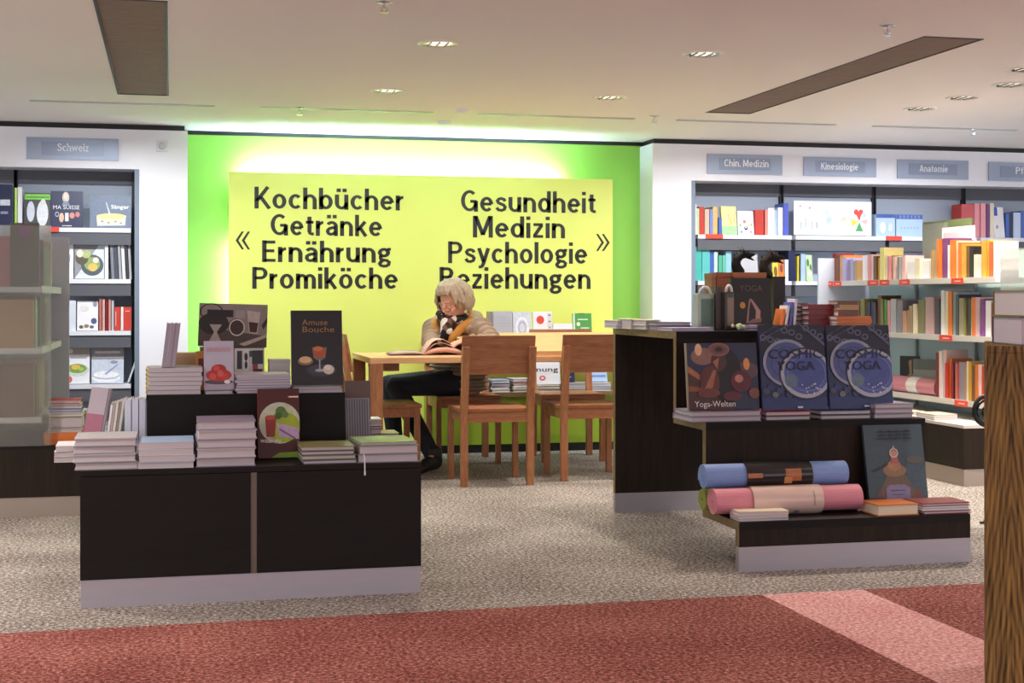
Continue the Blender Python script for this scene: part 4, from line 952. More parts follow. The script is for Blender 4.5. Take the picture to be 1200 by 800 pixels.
# ribbon bookmark hanging over the edge
bx = XA(427, DY0)
t = thing('ribbon_bookmark', 'white ribbon bookmark hanging from the right corner stack', 'ribbon', (bx, FY, z + 0.03))
bm = bmesh.new(); tube(bm, [(0, 0.02, 0.002), (0, -0.006, 0.003), (0, -0.026, -0.004), (0.001, -0.027, -0.06)], 0.0022, 6); obj('ribbon', bm, M_white, t)
bm = bmesh.new(); tube(bm, [(0.001, -0.027, -0.058), (0.001, -0.027, -0.072)], 0.0035, 6); obj('knot', bm, M_white, t)
# face-out smoothie book in the front row
x0, x1 = XA(303, 5.56), XA(352, 5.56)
book(x1 - x0, 0.268, 0.02, '#4a1f1c', ((x0 + x1) / 2, 5.565, z), 'face', lean=0.24, spine='#b03a28', label='brown cookbook Wilder Mix with a red drink and green leaves', group=gd,
     deco=[('e', 0.52, 0.50, 0.50, 0.30, '#b9c0a8'), ('e', 0.60, 0.44, 0.42, 0.22, '#9ab02c'), ('p', [(0.45, 0.5), (0.98, 0.42), (0.98, 0.26), (0.5, 0.3)], '#b7a0c0'), ('p', [(0.2, 0.3), (0.4, 0.3), (0.44, 0.58), (0.17, 0.58)], '#8c2f2a'), ('e', 0.305, 0.58, 0.135, 0.035, '#b2493c'),
           ('e', 0.55, 0.66, 0.13, 0.08, '#4f7030'), ('e', 0.48, 0.60, 0.08, 0.05, '#3f5c28'), ('e', 0.65, 0.62, 0.08, 0.05, '#5d8038'), ('p', [(0.5, 0.4), (0.52, 0.42), (0.9, 0.28), (0.88, 0.26)], '#75577f'), ('p', [(0.3, 0.0), (0.98, 0.0), (0.98, 0.08), (0.5, 0.07)], '#7fa52c'), ('r', 0.74, 0.865, 0.98, 0.885, '#e8d8d4'), ('r', 0.72, 0.86, 0.755, 0.89, '#d8433a')],
     titles=[('Wilder Mix', 0.30, 0.215, 0.50, 0.05, '#f0ece8', 0.01)])
# small pile behind the front left stack
stack(0, 0, 5.625, z, ['white', 'cream', 'white'], 0.021, 0.19, 'booklet', 'jutting out left behind the corner stack', gd, X0=-0.425, X1=-0.21, hard=False)
# standing books left of the upper step
bxs = EX0 - 0.005
for k in range(3):
    px_a = 171 - 7.6 * k; xx = EX0 - 0.016 - 0.027 * k
    book(0.19, 0.225, 0.024, '#ccd2e2', (xx, 5.72, DZ), 'spine', spine='#c9cfe0', label='pale blue-white hardcover, %s of three upright beside the upper step' % ['rightmost', 'middle', 'leftmost'][k], group=gd)
for k in range(5):
    xx = EX0 - 0.118 - 0.0105 * k
    book(0.17, 0.215 - 0.004 * k, 0.009, ['#c9c4c0', '#8b7f78', '#d3c9bf', '#a59a92', '#ddd8d4'][k], (xx, 5.85, DZ + 0.0), 'spine', roll=0.13, label='thin booklet, %s from right in the leaning fan on black display' % ORD[k], group=gd, hard=False)
o = book(0.13, 0.262, 0.016, '#8a7c84', (EX0 - 0.225, 5.885, DZ + 0.001), 'face', rz=R(-58), roll=0.0, lean=0.20, label='leaning grey book with a magenta lower half', group=gd, deco=[('r', 0, 0, 1, 0.60, '#7d3248')])
# right rear side of the lower level
book(0.10, 0.20, 0.035, '#9a9aa0', (XA(419, 5.93), 5.90, DZ), 'face', rz=R(4), lean=0.14, label='grey ridged ring binder leaning right of the upper step', group=gd, name='ring_binder', cat='binder',
     deco=[('r', 0.04 + 0.105 * k, 0.02, 0.085 + 0.105 * k, 0.98, '#5f6068') for k in range(9)])
book(0.11, 0.26, 0.03, '#6e5548', (XA(421, 6.1), 6.14, DZ), 'face', lean=0.05, label='brown book standing behind the grey ridged binder', group=gd)
z2 = stack(430, 468, 6.12, DZ, ['tan', 'tan', 'brown'], 0.012, 0.18, 'book', 'behind the right corner stack of black display', gd)
stack(429, 448, 6.14, z2, ['white', 'brown', 'white'], [0.014, 0.018, 0.03], 0.13, 'small book', 'on the brown books of black display', gd)

# ---- upper step
UY = EY0 + 0.02; z = EZ
zA = stack(174, 237, UY, z, ['violet grey', 'silver grey', 'violet grey', 'silver grey', 'violet grey', 'silver grey'], 0.0172, 0.24, 'spiral book', 'left on the upper step', gd, jit=0.015, hard=False)
t = thing('spiral_binding', 'row of wire spiral loops at the left end of the spiral books', 'binding', (XA(173, UY), UY + 0.01, z))
bm = bmesh.new()
for k in range(6):
    for j in range(7): tube(bm, [(0.006 * math.cos(a * math.pi / 4) - 0.002, 0.012 + 0.03 * j, 0.0086 + 0.0172 * k + 0.0075 * math.sin(a * math.pi / 4)) for a in range(9)], 0.0013, 5, False)
obj('wire_loops', bm, mat('#cfc08c', 0.3, 0.05, 20, metal=0.6), t); tag(t.children[0], kind='stuff')
for k in range(3):
    book(0.15, 0.172, 0.0165, ['#2b262a', '#3b3338', '#544a50'][k], (XA(190, UY) + 0.006 + 0.0175 * k, UY + 0.03, zA + 0.0005), 'spine', roll=0.12, spine='#9c8f9a', label='dark narrow book, %s of three upright on the spiral stack' % ['leftmost', 'middle', 'rightmost'][k], group=gd)
bxo_t = thing('card_box', 'tan cardboard box behind the strawberry book', 'box', (XA(214, 5.99), 5.99, EZ))
bxo('box_body', -0.055, 0.055, 0, 0.1, 0, 0.135, mat('#b89a78', 0.7, 0.05, 12), bxo_t); bxo('box_lid', -0.057, 0.057, -0.002, 0.102, 0.135, 0.15, mat('#c4a884', 0.7, 0.05, 12), bxo_t)
x0, x1 = XA(239, EY0 + 0.04), XA(274, EY0 + 0.04)
book(x1 - x0, 0.192, 0.018, '#b9b6c4', ((x0 + x1) / 2, EY0 + 0.04, EZ + 0.012), 'face', lean=0.16, spine='#c9402c', label='strawberry cookbook Erdbeeren with red spine on the upper step', group=gd,
     deco=[('r', 0, 0, 1, 0.16, '#a49aa6'), ('e', 0.5, 0.16, 0.48, 0.05, '#4b4650'), ('e', 0.5, 0.30, 0.43, 0.13, '#b3342c'), ('e', 0.5, 0.42, 0.25, 0.1, '#a52c28'), ('e', 0.3, 0.27, 0.11, 0.07, '#cf5044'), ('e', 0.55, 0.33, 0.11, 0.07, '#d1584a'), ('e', 0.72, 0.26, 0.11, 0.07, '#c0402f'), ('e', 0.42, 0.44, 0.1, 0.06, '#c94a3e'), ('e', 0.78, 0.16, 0.1, 0.04, '#e6e2e0')],
     titles=[('ERDBEEREN', 0.5, 0.78, 0.8, 0.085, '#d08a92', 0.0)])
stack(240, 273, EY0 + 0.004, EZ, ['silver grey'], 0.011, 0.2, 'book', 'under the strawberry cookbook', gd)
stack(276, 341, UY, EZ, ['violet grey', 'lavender', 'violet grey', 'lavender', 'violet grey', 'lavender', 'silver grey'], 0.0105, 0.24, 'magazine', 'between strawberry and Amuse Bouche books', gd, jit=0.015, hard=False)
zz = stack(343, 402, UY - 0.012, EZ, ['silver grey', 'violet grey'], 0.0125, 0.22, 'book', 'under the Amuse Bouche book', gd, jit=0.01)
x0, x1 = XA(342, EY0 + 0.06), XA(402, EY0 + 0.06)
book(x1 - x0, 0.298, 0.024, '#1b1b1f', ((x0 + x1) / 2, EY0 + 0.06, zz), 'face', lean=0.15, label='black Amuse Bouche cookbook with three small desserts', group=gd,
     deco=[('e', 0.27, 0.315, 0.15, 0.055, '#8d6a48'), ('e', 0.27, 0.335, 0.12, 0.045, '#d8b98a'), ('e', 0.58, 0.19, 0.30, 0.085, '#2f333b'), ('e', 0.58, 0.20, 0.25, 0.06, '#3c414b'), ('p', [(0.40, 0.50), (0.69, 0.50), (0.66, 0.36), (0.58, 0.32), (0.51, 0.32), (0.43, 0.36)], '#7a6a60'), ('e', 0.545, 0.43, 0.12, 0.065, '#b5522c'), ('e', 0.52, 0.48, 0.09, 0.035, '#d07a40'), ('r', 0.535, 0.20, 0.56, 0.33, '#a7abb4'), ('e', 0.545, 0.19, 0.09, 0.02, '#a7abb4'), ('e', 0.72, 0.20, 0.11, 0.065, '#cfc8b8'), ('e', 0.70, 0.23, 0.06, 0.035, '#e8e2d4')],
     titles=[('Amuse', 0.46, 0.80, 0.50, 0.075, '#9a7a4a', 0.0), ('Bouche', 0.53, 0.705, 0.62, 0.075, '#9a7a4a', 0.0)])
# behind: boxed sets and the wide coffee book
t = thing('card_box', 'white box with black and red cups behind the magazines', 'box', (XA(292, 6.0), 6.0, EZ))
bxo('box_body', -0.058, 0.058, 0, 0.06, 0, 0.165, mat('#d9d6d2', 0.4, 0.03, 20), t)
bm, ms, _ = deco_mesh([('r', 0.08, 0.5, 0.25, 0.95, '#2b2b2e'), ('r', 0.30, 0.45, 0.48, 0.98, '#f0eeea'), ('e', 0.39, 0.8, 0.06, 0.1, '#1d1d20'), ('e', 0.39, 0.6, 0.05, 0.1, '#1d1d20'), ('r', 0.6, 0.62, 0.98, 0.96, '#26262a'), ('r', 0.62, 0.35, 0.8, 0.62, '#9c2f3e'), ('r', 0.68, 0.1, 0.96, 0.5, '#5a1f2c'), ('r', 0.5, 0.8, 0.6, 0.95, '#2f5a48'), ('e', 0.14, 0.25, 0.1, 0.1, '#8c3040')], 0.116, 0.165)
obj('printed_front', bm, ms, t, recalc=False)
t = thing('card_box', 'small orange box left behind the strawberry book', 'box', (XA(236, 5.93), 5.93, EZ))
bxo('box_body', -0.022, 0.022, 0, 0.04, 0, 0.158, mat('#d9962e', 0.4, 0.05, 20), t); bxo('printed_front', -0.012, 0.012, -0.001, 0, 0.06, 0.13, mat('#6a2f22', 0.4, 0.05, 20), t)
t = thing('card_box', 'low white box right behind the magazine stack', 'box', (XA(328, 6.0), 6.0, EZ))
bxo('box_body', -0.042, 0.042, 0, 0.1, 0, 0.105, mat('#d6d4d0', 0.5, 0.03, 20), t); bxo('box_lid', -0.043, 0.043, -0.001, 0.101, 0.105, 0.12, mat('#c9c7c3', 0.5, 0.03, 20), t)
t = thing('display_riser', 'plain grey block hidden behind the boxes of the upper step', 'block', (XA(272, 6.1), 6.075, EZ))
bxo('block', -0.13, 0.13, 0, 0.1, 0, 0.165, mat('#77706c', 0.6, 0.05, 8), t); bxo('block_top', -0.131, 0.131, -0.001, 0.101, 0.165, 0.17, mat('#6a6460', 0.6, 0.05, 8), t)
x0, x1 = XA(231.5, 6.09), XA(312, 6.09)
book(x1 - x0, 0.178, 0.02, '#6d655f', ((x0 + x1) / 2, 6.09, EZ + 0.17), 'face', lean=0.18, rz=R(-5), roll=0.03, label='wide coffee book with glasses and coffee cups on the cover', group=gd,
     deco=[('r', 0, 0, 1, 1, '#8a8078'), ('p', [(0, 0), (1, 0), (1, 0.25), (0, 0.45)], '#4a3f39'), ('e', 0.22, 0.52, 0.22, 0.26, '#241f1e'), ('r', 0.12, 0.68, 0.5, 0.85, '#1c1a1b'), ('o', 0.18, 0.8, 0.17, 0.2, 0.88, '#1f1c1c'), ('p', [(0.16, 0.5), (0.34, 0.5), (0.27, 0.32), (0.34, 0.1), (0.16, 0.1), (0.23, 0.32)], '#a79c92'), ('e', 0.55, 0.45, 0.12, 0.2, '#3a2a24'), ('o', 0.56, 0.44, 0.115, 0.2, 0.86, '#cfc6ba'), ('p', [(0.7, 0.85), (0.9, 0.82), (0.86, 0.3), (0.74, 0.32)], '#b9aea4'), ('p', [(0.73, 0.58), (0.87, 0.56), (0.85, 0.33), (0.75, 0.34)], '#40211a'), ('r', 0.53, 0.66, 0.67, 0.85, '#9a9290'), ('p', [(0.92, 0.5), (1, 0.7), (1, 0.55), (0.95, 0.4)], '#2e2724'), ('p', [(0.6, 0.05), (1.0, 0.3), (1, 0.22), (0.68, 0.0)], '#b0a59a')])

# ================================================================== RIGHT STEPPED DISPLAY: YOGA BOOKS AND MATS
ge = 'yoga books on the stepped display'
# ---- low step: mats
def mat_roll(lab, p0, p1, Yc, rad, zc, col, wcol, w0, w1, wdeco=None, turns=4):
    x0, x1 = XA(p0, Yc - rad), XA(p1, Yc - rad)
    t = thing('yoga_mat', lab, 'yoga mat', ((x0 + x1) / 2, Yc, zc - rad), 0, 'rolled yoga mats')
    L = (x1 - x0) / 2; n = 26 * turns; th = rad / (turns + 0.8); A = []; B = []
    bm = bmesh.new()
    for k in range(n + 1):
        a = 2 * math.pi * k / 26; r = rad - th * (n - k) / 26.0
        a0 = a + R(200)
        for dr in (0, -th * 0.86):
            rr = max(0.002, r + dr)
            A.append(bm.verts.new((-L, -rr * math.cos(a0), rad + rr * math.sin(a0)))); B.append(bm.verts.new((L, -rr * math.cos(a0), rad + rr * math.sin(a0))))
    for k in range(n):
        i = 2 * k
        bm.faces.new((A[i], A[i + 2], B[i + 2], B[i])); bm.faces.new((A[i + 1], B[i + 1], B[i + 3], A[i + 3]))
        bm.faces.new((A[i], A[i + 1], A[i + 3], A[i + 2])); bm.faces.new((B[i], B[i + 2], B[i + 3], B[i + 1]))
    bm.faces.new((A[0], B[0], B[1], A[1])); bm.faces.new((A[2 * n], A[2 * n + 1], B[2 * n + 1], B[2 * n]))
    m = mat(col, 0.55, 0.05, 40, bump=0.1); obj('mat', bm, m, t)
    if wcol:
        xa, xb = XA(w0, Yc - rad) - (x0 + x1) / 2, XA(w1, Yc - rad) - (x0 + x1) / 2
        bm = bmesh.new()
        for xx in (0,):
            ring = [[bm.verts.new((x_, (rad + 0.0015) * math.cos(k * math.pi / 16), rad + (rad + 0.0015) * math.sin(k * math.pi / 16))) for k in range(32)] for x_ in (xa, xb)]
            for k in range(32): bm.faces.new((ring[0][k], ring[1][k], ring[1][(k + 1) % 32], ring[0][(k + 1) % 32]))
        wr = obj('paper_wrapper', bm, mat(wcol, 0.25, 0.04, 30, coat=0.3), t, True)
        for (nm, u, v0, du, dv, c) in (wdeco or []):
            bm = bmesh.new(); rr = rad + 0.0025; G_ = []
            for i in range(9):
                rw = []
                for j in range(7):
                    e = 1.0
                    aa = R(180) - (v0 + dv * (j / 6 - 0.5)); xx = xa + (xb - xa) * (u + du * (i / 8 - 0.5))
                    rw.append(bm.verts.new((xx, rr * math.cos(aa), rad + rr * math.sin(aa))))
                G_.append(rw)
            for i in range(8):
                for j in range(6): bm.faces.new((G_[i][j], G_[i + 1][j], G_[i + 1][j + 1], G_[i][j + 1]))
            if nm == 'printed_figure':
                bmesh.ops.delete(bm, geom=[f for f in bm.faces if ((f.calc_center_median().x - (xa + (xb - xa) * u)) / ((xb - xa) * du / 2)) ** 2 > 0.8 and False], context='FACES')
            obj(nm, bm, mat(c, 0.3, 0.2, 60), wr, True)
    return t
r1, r2, r3 = 0.060, 0.056, 0.050
zb = RZ[0]
yp = 5.60
mat_roll('pink rolled yoga mat with a pale paper wrapper, front of the pile', 841, 1013, yp, r1, zb + r1, '#d98a98', '#dcc0b4', 884, 966, [('printed_figure', 0.62, -0.9, 0.08, 0.5, '#8a8090'), ('printed_line', 0.86, 0.2, 0.02, 1.0, '#a79388')])
mat_roll('green rolled yoga mat lying behind the pink one', 828, 985, 5.735, r3, zb + r3, '#8f9a3e', '#c9c4b8', 898, 948)
mat_roll('blue rolled yoga mat with a black wrapper, on top of the pile', 829, 996, 5.668, r2, zb + r1 + math.sqrt(max(0.001, (r1 + r2 + 0.002) ** 2 - 0.068 ** 2)), '#7d9bd0', '#16161a', 876, 953, [('printed_figure', 0.70, 0.1, 0.24, 0.9, '#a8683c'), ('printed_figure', 0.62, -0.3, 0.12, 0.5, '#c98a58'), ('printed_line', 0.12, 0.1, 0.22, 0.35, '#b06a48')])
t = bpy.data.objects
stack(866, 925, 5.447, zb, ['white', 'pale pink', 'cream'], 0.013, 0.10, 'booklet', 'in front of the pink yoga mat', ge, jit=0.05, hard=False, rz=-0.03)
book(0.15, 0.19, 0.046, '#c06a20', (XA(1052, 5.46), 5.53, zb), 'flat', rz=0.03, sp='b', label='thick orange book lying on the low step below the teal book', group=ge, pages=M_page_cream)
book(0.16, 0.05, 0.044, '#4a2438', (XA(1022, 5.6), 5.62, zb), 'flat', rz=0.1, sp='l', label='purple book behind the thick orange book', group=ge)
stack(1083, 1138, 5.447, zb, ['dark red', 'white', 'dark red'], 0.0155, 0.16, 'booklet', 'at the right end of the low step', ge, jit=0.02)
x0, x1 = XA(1020, 5.70), XA(1089, 5.70)
book(x1 - x0, 0.345, 0.016, '#3d5258', ((x0 + x1) / 2, 5.705, zb + 0.006), 'face', lean=0.2, label='tall dull teal book with a temple statue on its cover', group=ge,
     deco=[('r', 0, 0, 1, 1, '#3a4c54'), ('p', [(0.6, 0), (1, 0), (1, 1), (0.8, 1)], '#42575f'), ('p', [(0.06, 0.42), (0.3, 0.5), (0.36, 0.54), (0.32, 0.47), (0.12, 0.4)], '#20292c'), ('p', [(0.1, 0), (0.9, 0), (0.62, 0.4), (0.36, 0.4)], '#6a5744'), ('p', [(0.25, 0), (0.08, 0), (0.2, 0.2)], '#7d3a34'), ('p', [(0.75, 0), (0.95, 0), (0.82, 0.22)], '#7d4038'), ('e', 0.47, 0.42, 0.2, 0.08, '#8c6c4c'), ('e', 0.47, 0.48, 0.11, 0.07, '#a67a54'), ('p', [(0.41, 0.5), (0.55, 0.5), (0.53, 0.62), (0.43, 0.62)], '#a8605a'), ('e', 0.48, 0.63, 0.055, 0.045, '#c08e78'), ('o', 0.48, 0.64, 0.075, 0.06, 0.75, '#c9c0b8'), ('p', [(0.45, 0.68), (0.51, 0.68), (0.48, 0.74)], '#b5a294'), ('p', [(0.36, 0.24), (0.62, 0.24), (0.7, 0.2), (0.7, 0.06), (0.62, 0.02), (0.36, 0.02), (0.29, 0.06), (0.29, 0.2)], '#85779a'), ('e', 0.82, 0.55, 0.14, 0.05, '#5a5a54'), ('r', 0.36, 0.16, 0.62, 0.175, '#5c5070'), ('r', 0.40, 0.11, 0.58, 0.122, '#5c5070')]
        + [('r', 0.22 + 0.047 * k + (0.02 if j == 1 else 0) * (k % 3 == 0), 0.90 - 0.045 * j, 0.22 + 0.047 * k + 0.028 + 0.008 * (k * 7 % 3), 0.915 - 0.045 * j + 0.006 * (k * 5 % 3), '#1b2124') for j in range(3) for k in range(12)])

# ---- middle step
z2 = RZ[1]
zy = stack(811, 894, 5.83, z2, ['violet grey', 'violet grey'], 0.0225, 0.24, 'book', 'under the Yoga-Welten calendar', ge, sp='b', jit=0.01)
def yoga_welten(px0, px1, Y, zz, lab, full):
    x0, x1 = XA(px0, Y), XA(px1, Y)
    book(x1 - x0, 0.292, 0.014, '#3a2a2c', ((x0 + x1) / 2, Y, zz), 'face', lean=0.13, label=lab, group=ge, spine='#8a7a6a', name='wall_calendar', cat='calendar',
         deco=[('r', 0, 0, 1, 1, '#27304a'), ('p', [(0, 0), (0.65, 0), (0.5, 0.45), (0, 0.55)], '#4a2d24'), ('p', [(0.0, 0.66), (0.25, 0.46), (0.22, 0.4), (0, 0.56)], '#a8693e'), ('p', [(0.0, 0.36), (0.2, 0.33), (0.2, 0.27), (0.0, 0.28)], '#8a5030'), ('e', 0.22, 0.80, 0.17, 0.13, '#8a6658'), ('e', 0.16, 0.90, 0.05, 0.09, '#e0b68c'), ('e', 0.84, 0.58, 0.17, 0.13, '#5c4650'), ('e', 0.84, 0.68, 0.045, 0.09, '#d8924a'), ('e', 0.55, 0.5, 0.22, 0.42, '#191418'), ('e', 0.44, 0.72, 0.11, 0.15, '#4a2c28'), ('p', [(0.36, 0.72), (0.42, 0.6), (0.45, 0.78)], '#a86a4c'),
               ('e', 0.45, 0.90, 0.15, 0.1, '#2e1c20')] + [('o', 0.45, 0.90, 0.15 - 0.028 * k, 0.1 - 0.018 * k, 0.88, '#9a6a60') for k in range(4)] +
              [('e', 0.3, 0.42, 0.14, 0.24, '#5a2e28'), ('p', [(0.22, 0.3), (0.36, 0.6), (0.4, 0.58), (0.32, 0.25)], '#a0644a'), ('e', 0.75, 0.42, 0.15, 0.16, '#5a2028'), ('e', 0.72, 0.46, 0.06, 0.06, '#b87a68'), ('e', 0.28, 0.25, 0.16, 0.07, '#6a3630'), ('e', 0.62, 0.2, 0.14, 0.07, '#5a2630'), ('e', 0.93, 0.24, 0.08, 0.08, '#7a4836')],
         titles=[('Yoga-Welten', 0.36, 0.045, 0.58, 0.085, '#e6e2e0', 0.0)] if full else None)
yoga_welten(808, 890, 5.90, zy, 'front Yoga-Welten calendar with a bronze statue and candles', True)
x0, x1 = XA(806, 5.925), XA(884, 5.925)
book(x1 - x0, 0.292, 0.010, '#5a4a44', ((x0 + x1) / 2, 5.922, zy), 'face', lean=0.13, label='second calendar tucked close behind the front Yoga-Welten calendar', group=ge, name='wall_calendar', cat='calendar', spine='#b5a894')
M_cos = '#232c52'
def cosmic(px0, px1, Y, zz, H, lab):
    x0, x1 = XA(px0, Y), XA(px1, Y)
    rnd = random.Random(3)
    swirl = []
    for k in range(9):
        swirl.append(('o', 0.06 + 0.11 * k, 0.96 - 0.05 * (k % 3) - 0.028 * max(0, 4 - k), 0.05, 0.035, 0.72, '#6f7488'))
    swirl += [('p', [(0.0, 0.80), (0.02, 0.83), (0.5, 1.0), (0.44, 1.0)], '#5f6579'), ('p', [(0.0, 0.86), (0.02, 0.89), (0.32, 1.0), (0.27, 1.0)], '#4d5369'), ('p', [(0.62, 1.0), (0.66, 1.0), (1.0, 0.78), (1.0, 0.74)], '#565c72')]
    fl = [('e', 0.75 + rnd.uniform(-.14, .14), 0.24 + rnd.uniform(-.07, .07), 0.012, 0.009, '#c4c8d6') for k in range(16)]
    low = [('e', 0.06 + 0.07 * k, 0.22 + 0.05 * math.sin(k * 2.1), 0.05, 0.035, ['#3f4a63', '#2a3a6c', '#6a6c6c', '#33406a'][k % 4]) for k in range(7)]
    book(x1 - x0, H, 0.014, M_cos, ((x0 + x1) / 2, Y, zz), 'face', lean=0.13, label=lab, group=ge, spine='#2c3560', name='wall_calendar', cat='calendar',
         deco=[('r', 0, 0.55, 1, 1, '#191d31'), ('r', 0, 0, 1, 0.14, '#26356a')] + swirl + low +
              [('e', 0.40, 0.55, 0.37, 0.28, '#8f96a8'), ('e', 0.40, 0.55, 0.325, 0.245, '#4a5588'), ('o', 0.40, 0.55, 0.25, 0.19, 0.93, '#39447a'), ('o', 0.40, 0.55, 0.16, 0.12, 0.9, '#5f6a9a'),
               ('e', 0.68, 0.42, 0.42, 0.31, '#23283c'), ('e', 0.685, 0.42, 0.395, 0.29, '#a7adb9'), ('e', 0.69, 0.425, 0.345, 0.25, '#4f5d9c'), ('e', 0.74, 0.42, 0.26, 0.19, '#43518f'), ('o', 0.69, 0.425, 0.30, 0.215, 0.95, '#6c78aa'), ('e', 0.45, 0.34, 0.1, 0.08, '#5c7484')] + fl + [('r', 0.52, 0.015, 0.60, 0.035, '#c9ccd6')],
         titles=[('COSMIC', 0.53, 0.60, 0.82, 0.105, '#14182c', 0.0), ('YOGA', 0.53, 0.46, 0.58, 0.105, '#14182c', 0.0)])
# supports under the calendars
stack(899, 952, 5.83, z2, ['dark grey', 'dark red'], 0.02, 0.2, 'patterned book', 'under the left Cosmic Yoga calendar', ge, jit=0.01)
stack(962, 1022, 5.83, z2, ['dark grey', 'navy'], 0.02, 0.2, 'book', 'under the right Cosmic Yoga calendar', ge, jit=0.01)
zs = stack(1026, 1072, 5.83, z2, ['violet grey', 'violet grey', 'violet grey'], 0.0215, 0.2, 'book', 'right of the Cosmic Yoga calendars', ge, jit=0.01)
cosmic(894, 970, 5.89, z2 + 0.0405, 0.375, 'left of the two blue Cosmic Yoga calendars')
cosmic(973, 1047, 5.89, z2 + 0.0405, 0.372, 'right of the two blue Cosmic Yoga calendars')

# ---- top board
gt = 'things on top of the stepped display'
z3 = RZ[2]; ty = RY[2] + 0.02
for i, (a, b, y_, n, c, th, dp_) in enumerate(((723, 738, 6.86, 2, ['white', 'silver grey'], 0.02, 0.2), (739, 752, 6.72, 1, ['cream'], 0.05, 0.2), (756, 775, 6.55, 2, ['silver grey', 'cream'], [0.02, 0.028], 0.2), (770, 812, 6.42, 2, ['violet grey', 'dark grey'], 0.019, 0.18), (787, 838, 6.2, 1, ['lavender'], 0.016, 0.2))):
    stack(a, b, y_, z3, c, th, dp_, 'book', ['at the far left of the dark oak top', 'second along the left of the oak top', 'third along the left of the oak top', 'fourth along the left of the oak top', 'nearest the front of the oak top'][i], gt, jit=0.03, sp='b')
def hang_pack(px0, px1, top, Y, col, col2, lab):
    x0, x1 = XA(px0, Y), XA(px1, Y); w_ = x1 - x0; h = ZA(px0, top, Y) - z3
    t = thing('hanging_pack', lab, 'pack', ((x0 + x1) / 2, Y, z3), 0.15)
    bxo('card_body', -w_ / 2, w_ / 2, 0, 0.05, 0, h * 0.82, mat(col, 0.3, 0.15, 25), t, 0.004)
    bxo('printed_front', -w_ * 0.3, w_ * 0.42, -0.001, 0, h * 0.1, h * 0.7, mat(col2, 0.3, 0.25, 40), t)
    bm = bmesh.new(); tube(bm, [(w_ * 0.32 * math.cos(k * math.pi / 10) , 0.01, h * 0.82 + h * 0.14 * math.sin(k * math.pi / 10)) for k in range(11)], 0.006, 6); obj('hang_loop', bm, mat('#d5d6cf', 0.3, 0.05, 20), t, True)
hang_pack(817, 838, 334, 6.36, '#a9b8a4', '#5f7a66', 'pale green pack with a white loop standing on the oak top')
hang_pack(850, 861, 332, 6.30, '#2f2a24', '#8a6a4c', 'narrow black pack with a pale loop beside the YOGA book')
book(0.12, ZA(843, 336, 6.34) - z3, 0.032, '#3a2c2c', (XA(843, 6.34), 6.34, z3), 'spine', label='dark upright book between the two looped packs', group=gt, spine='#53403e')
t = thing('jade_stone', 'small pale green stone below the YOGA book', 'stone', (XA(866, 6.2), 6.225, z3))
bm = bmesh.new(); rn = random.Random(5)
for k in range(9): ellipsoid(bm, (rn.uniform(-0.032, 0.032), rn.uniform(-0.01, 0.01), rn.uniform(0.012, 0.024)), (rn.uniform(0.009, 0.015), 0.012, rn.uniform(0.01, 0.014)), None, 1)
mobj('stone', remesh(bm, 0.003, 2), mat('#b7c79a', 0.4, 0.2, 60), t)
stack(878, 906, 6.2, z3, ['purple', 'lavender'], 0.013, 0.14, 'booklet', 'right under the YOGA book', gt, jit=0.05)
stack(911, 934, 6.19, z3, ['white', 'pale pink'], 0.011, 0.14, 'booklet', 'right of the YOGA book', gt, jit=0.05)
x0, x1 = XA(859, 6.34), XA(905, 6.34)
book(x1 - x0, 0.245, 0.028, '#1d1a1b', ((x0 + x1) / 2, 6.34, z3), 'face', lean=0.12, label='black YOGA book with a bending figure and orange disc', group=gt, pages=mat('#c4702e', 0.6, 0.1, 40),
     deco=[('e', 0.27, 0.47, 0.07, 0.065, '#c98a3c'), ('p', [(0.34, 0.12), (0.44, 0.58), (0.5, 0.6), (0.44, 0.42), (0.4, 0.14)], '#a07868'), ('p', [(0.46, 0.6), (0.52, 0.58), (0.72, 0.36), (0.7, 0.16), (0.58, 0.2), (0.6, 0.36)], '#b08878'), ('p', [(0.36, 0.1), (0.72, 0.14), (0.74, 0.22), (0.5, 0.2), (0.42, 0.16)], '#8a6658'), ('r', 0.16, 0.10, 0.9, 0.115, '#4a3c38')],
     titles=[('YOGA', 0.5, 0.74, 0.58, 0.115, '#6a5450', 0.0)])
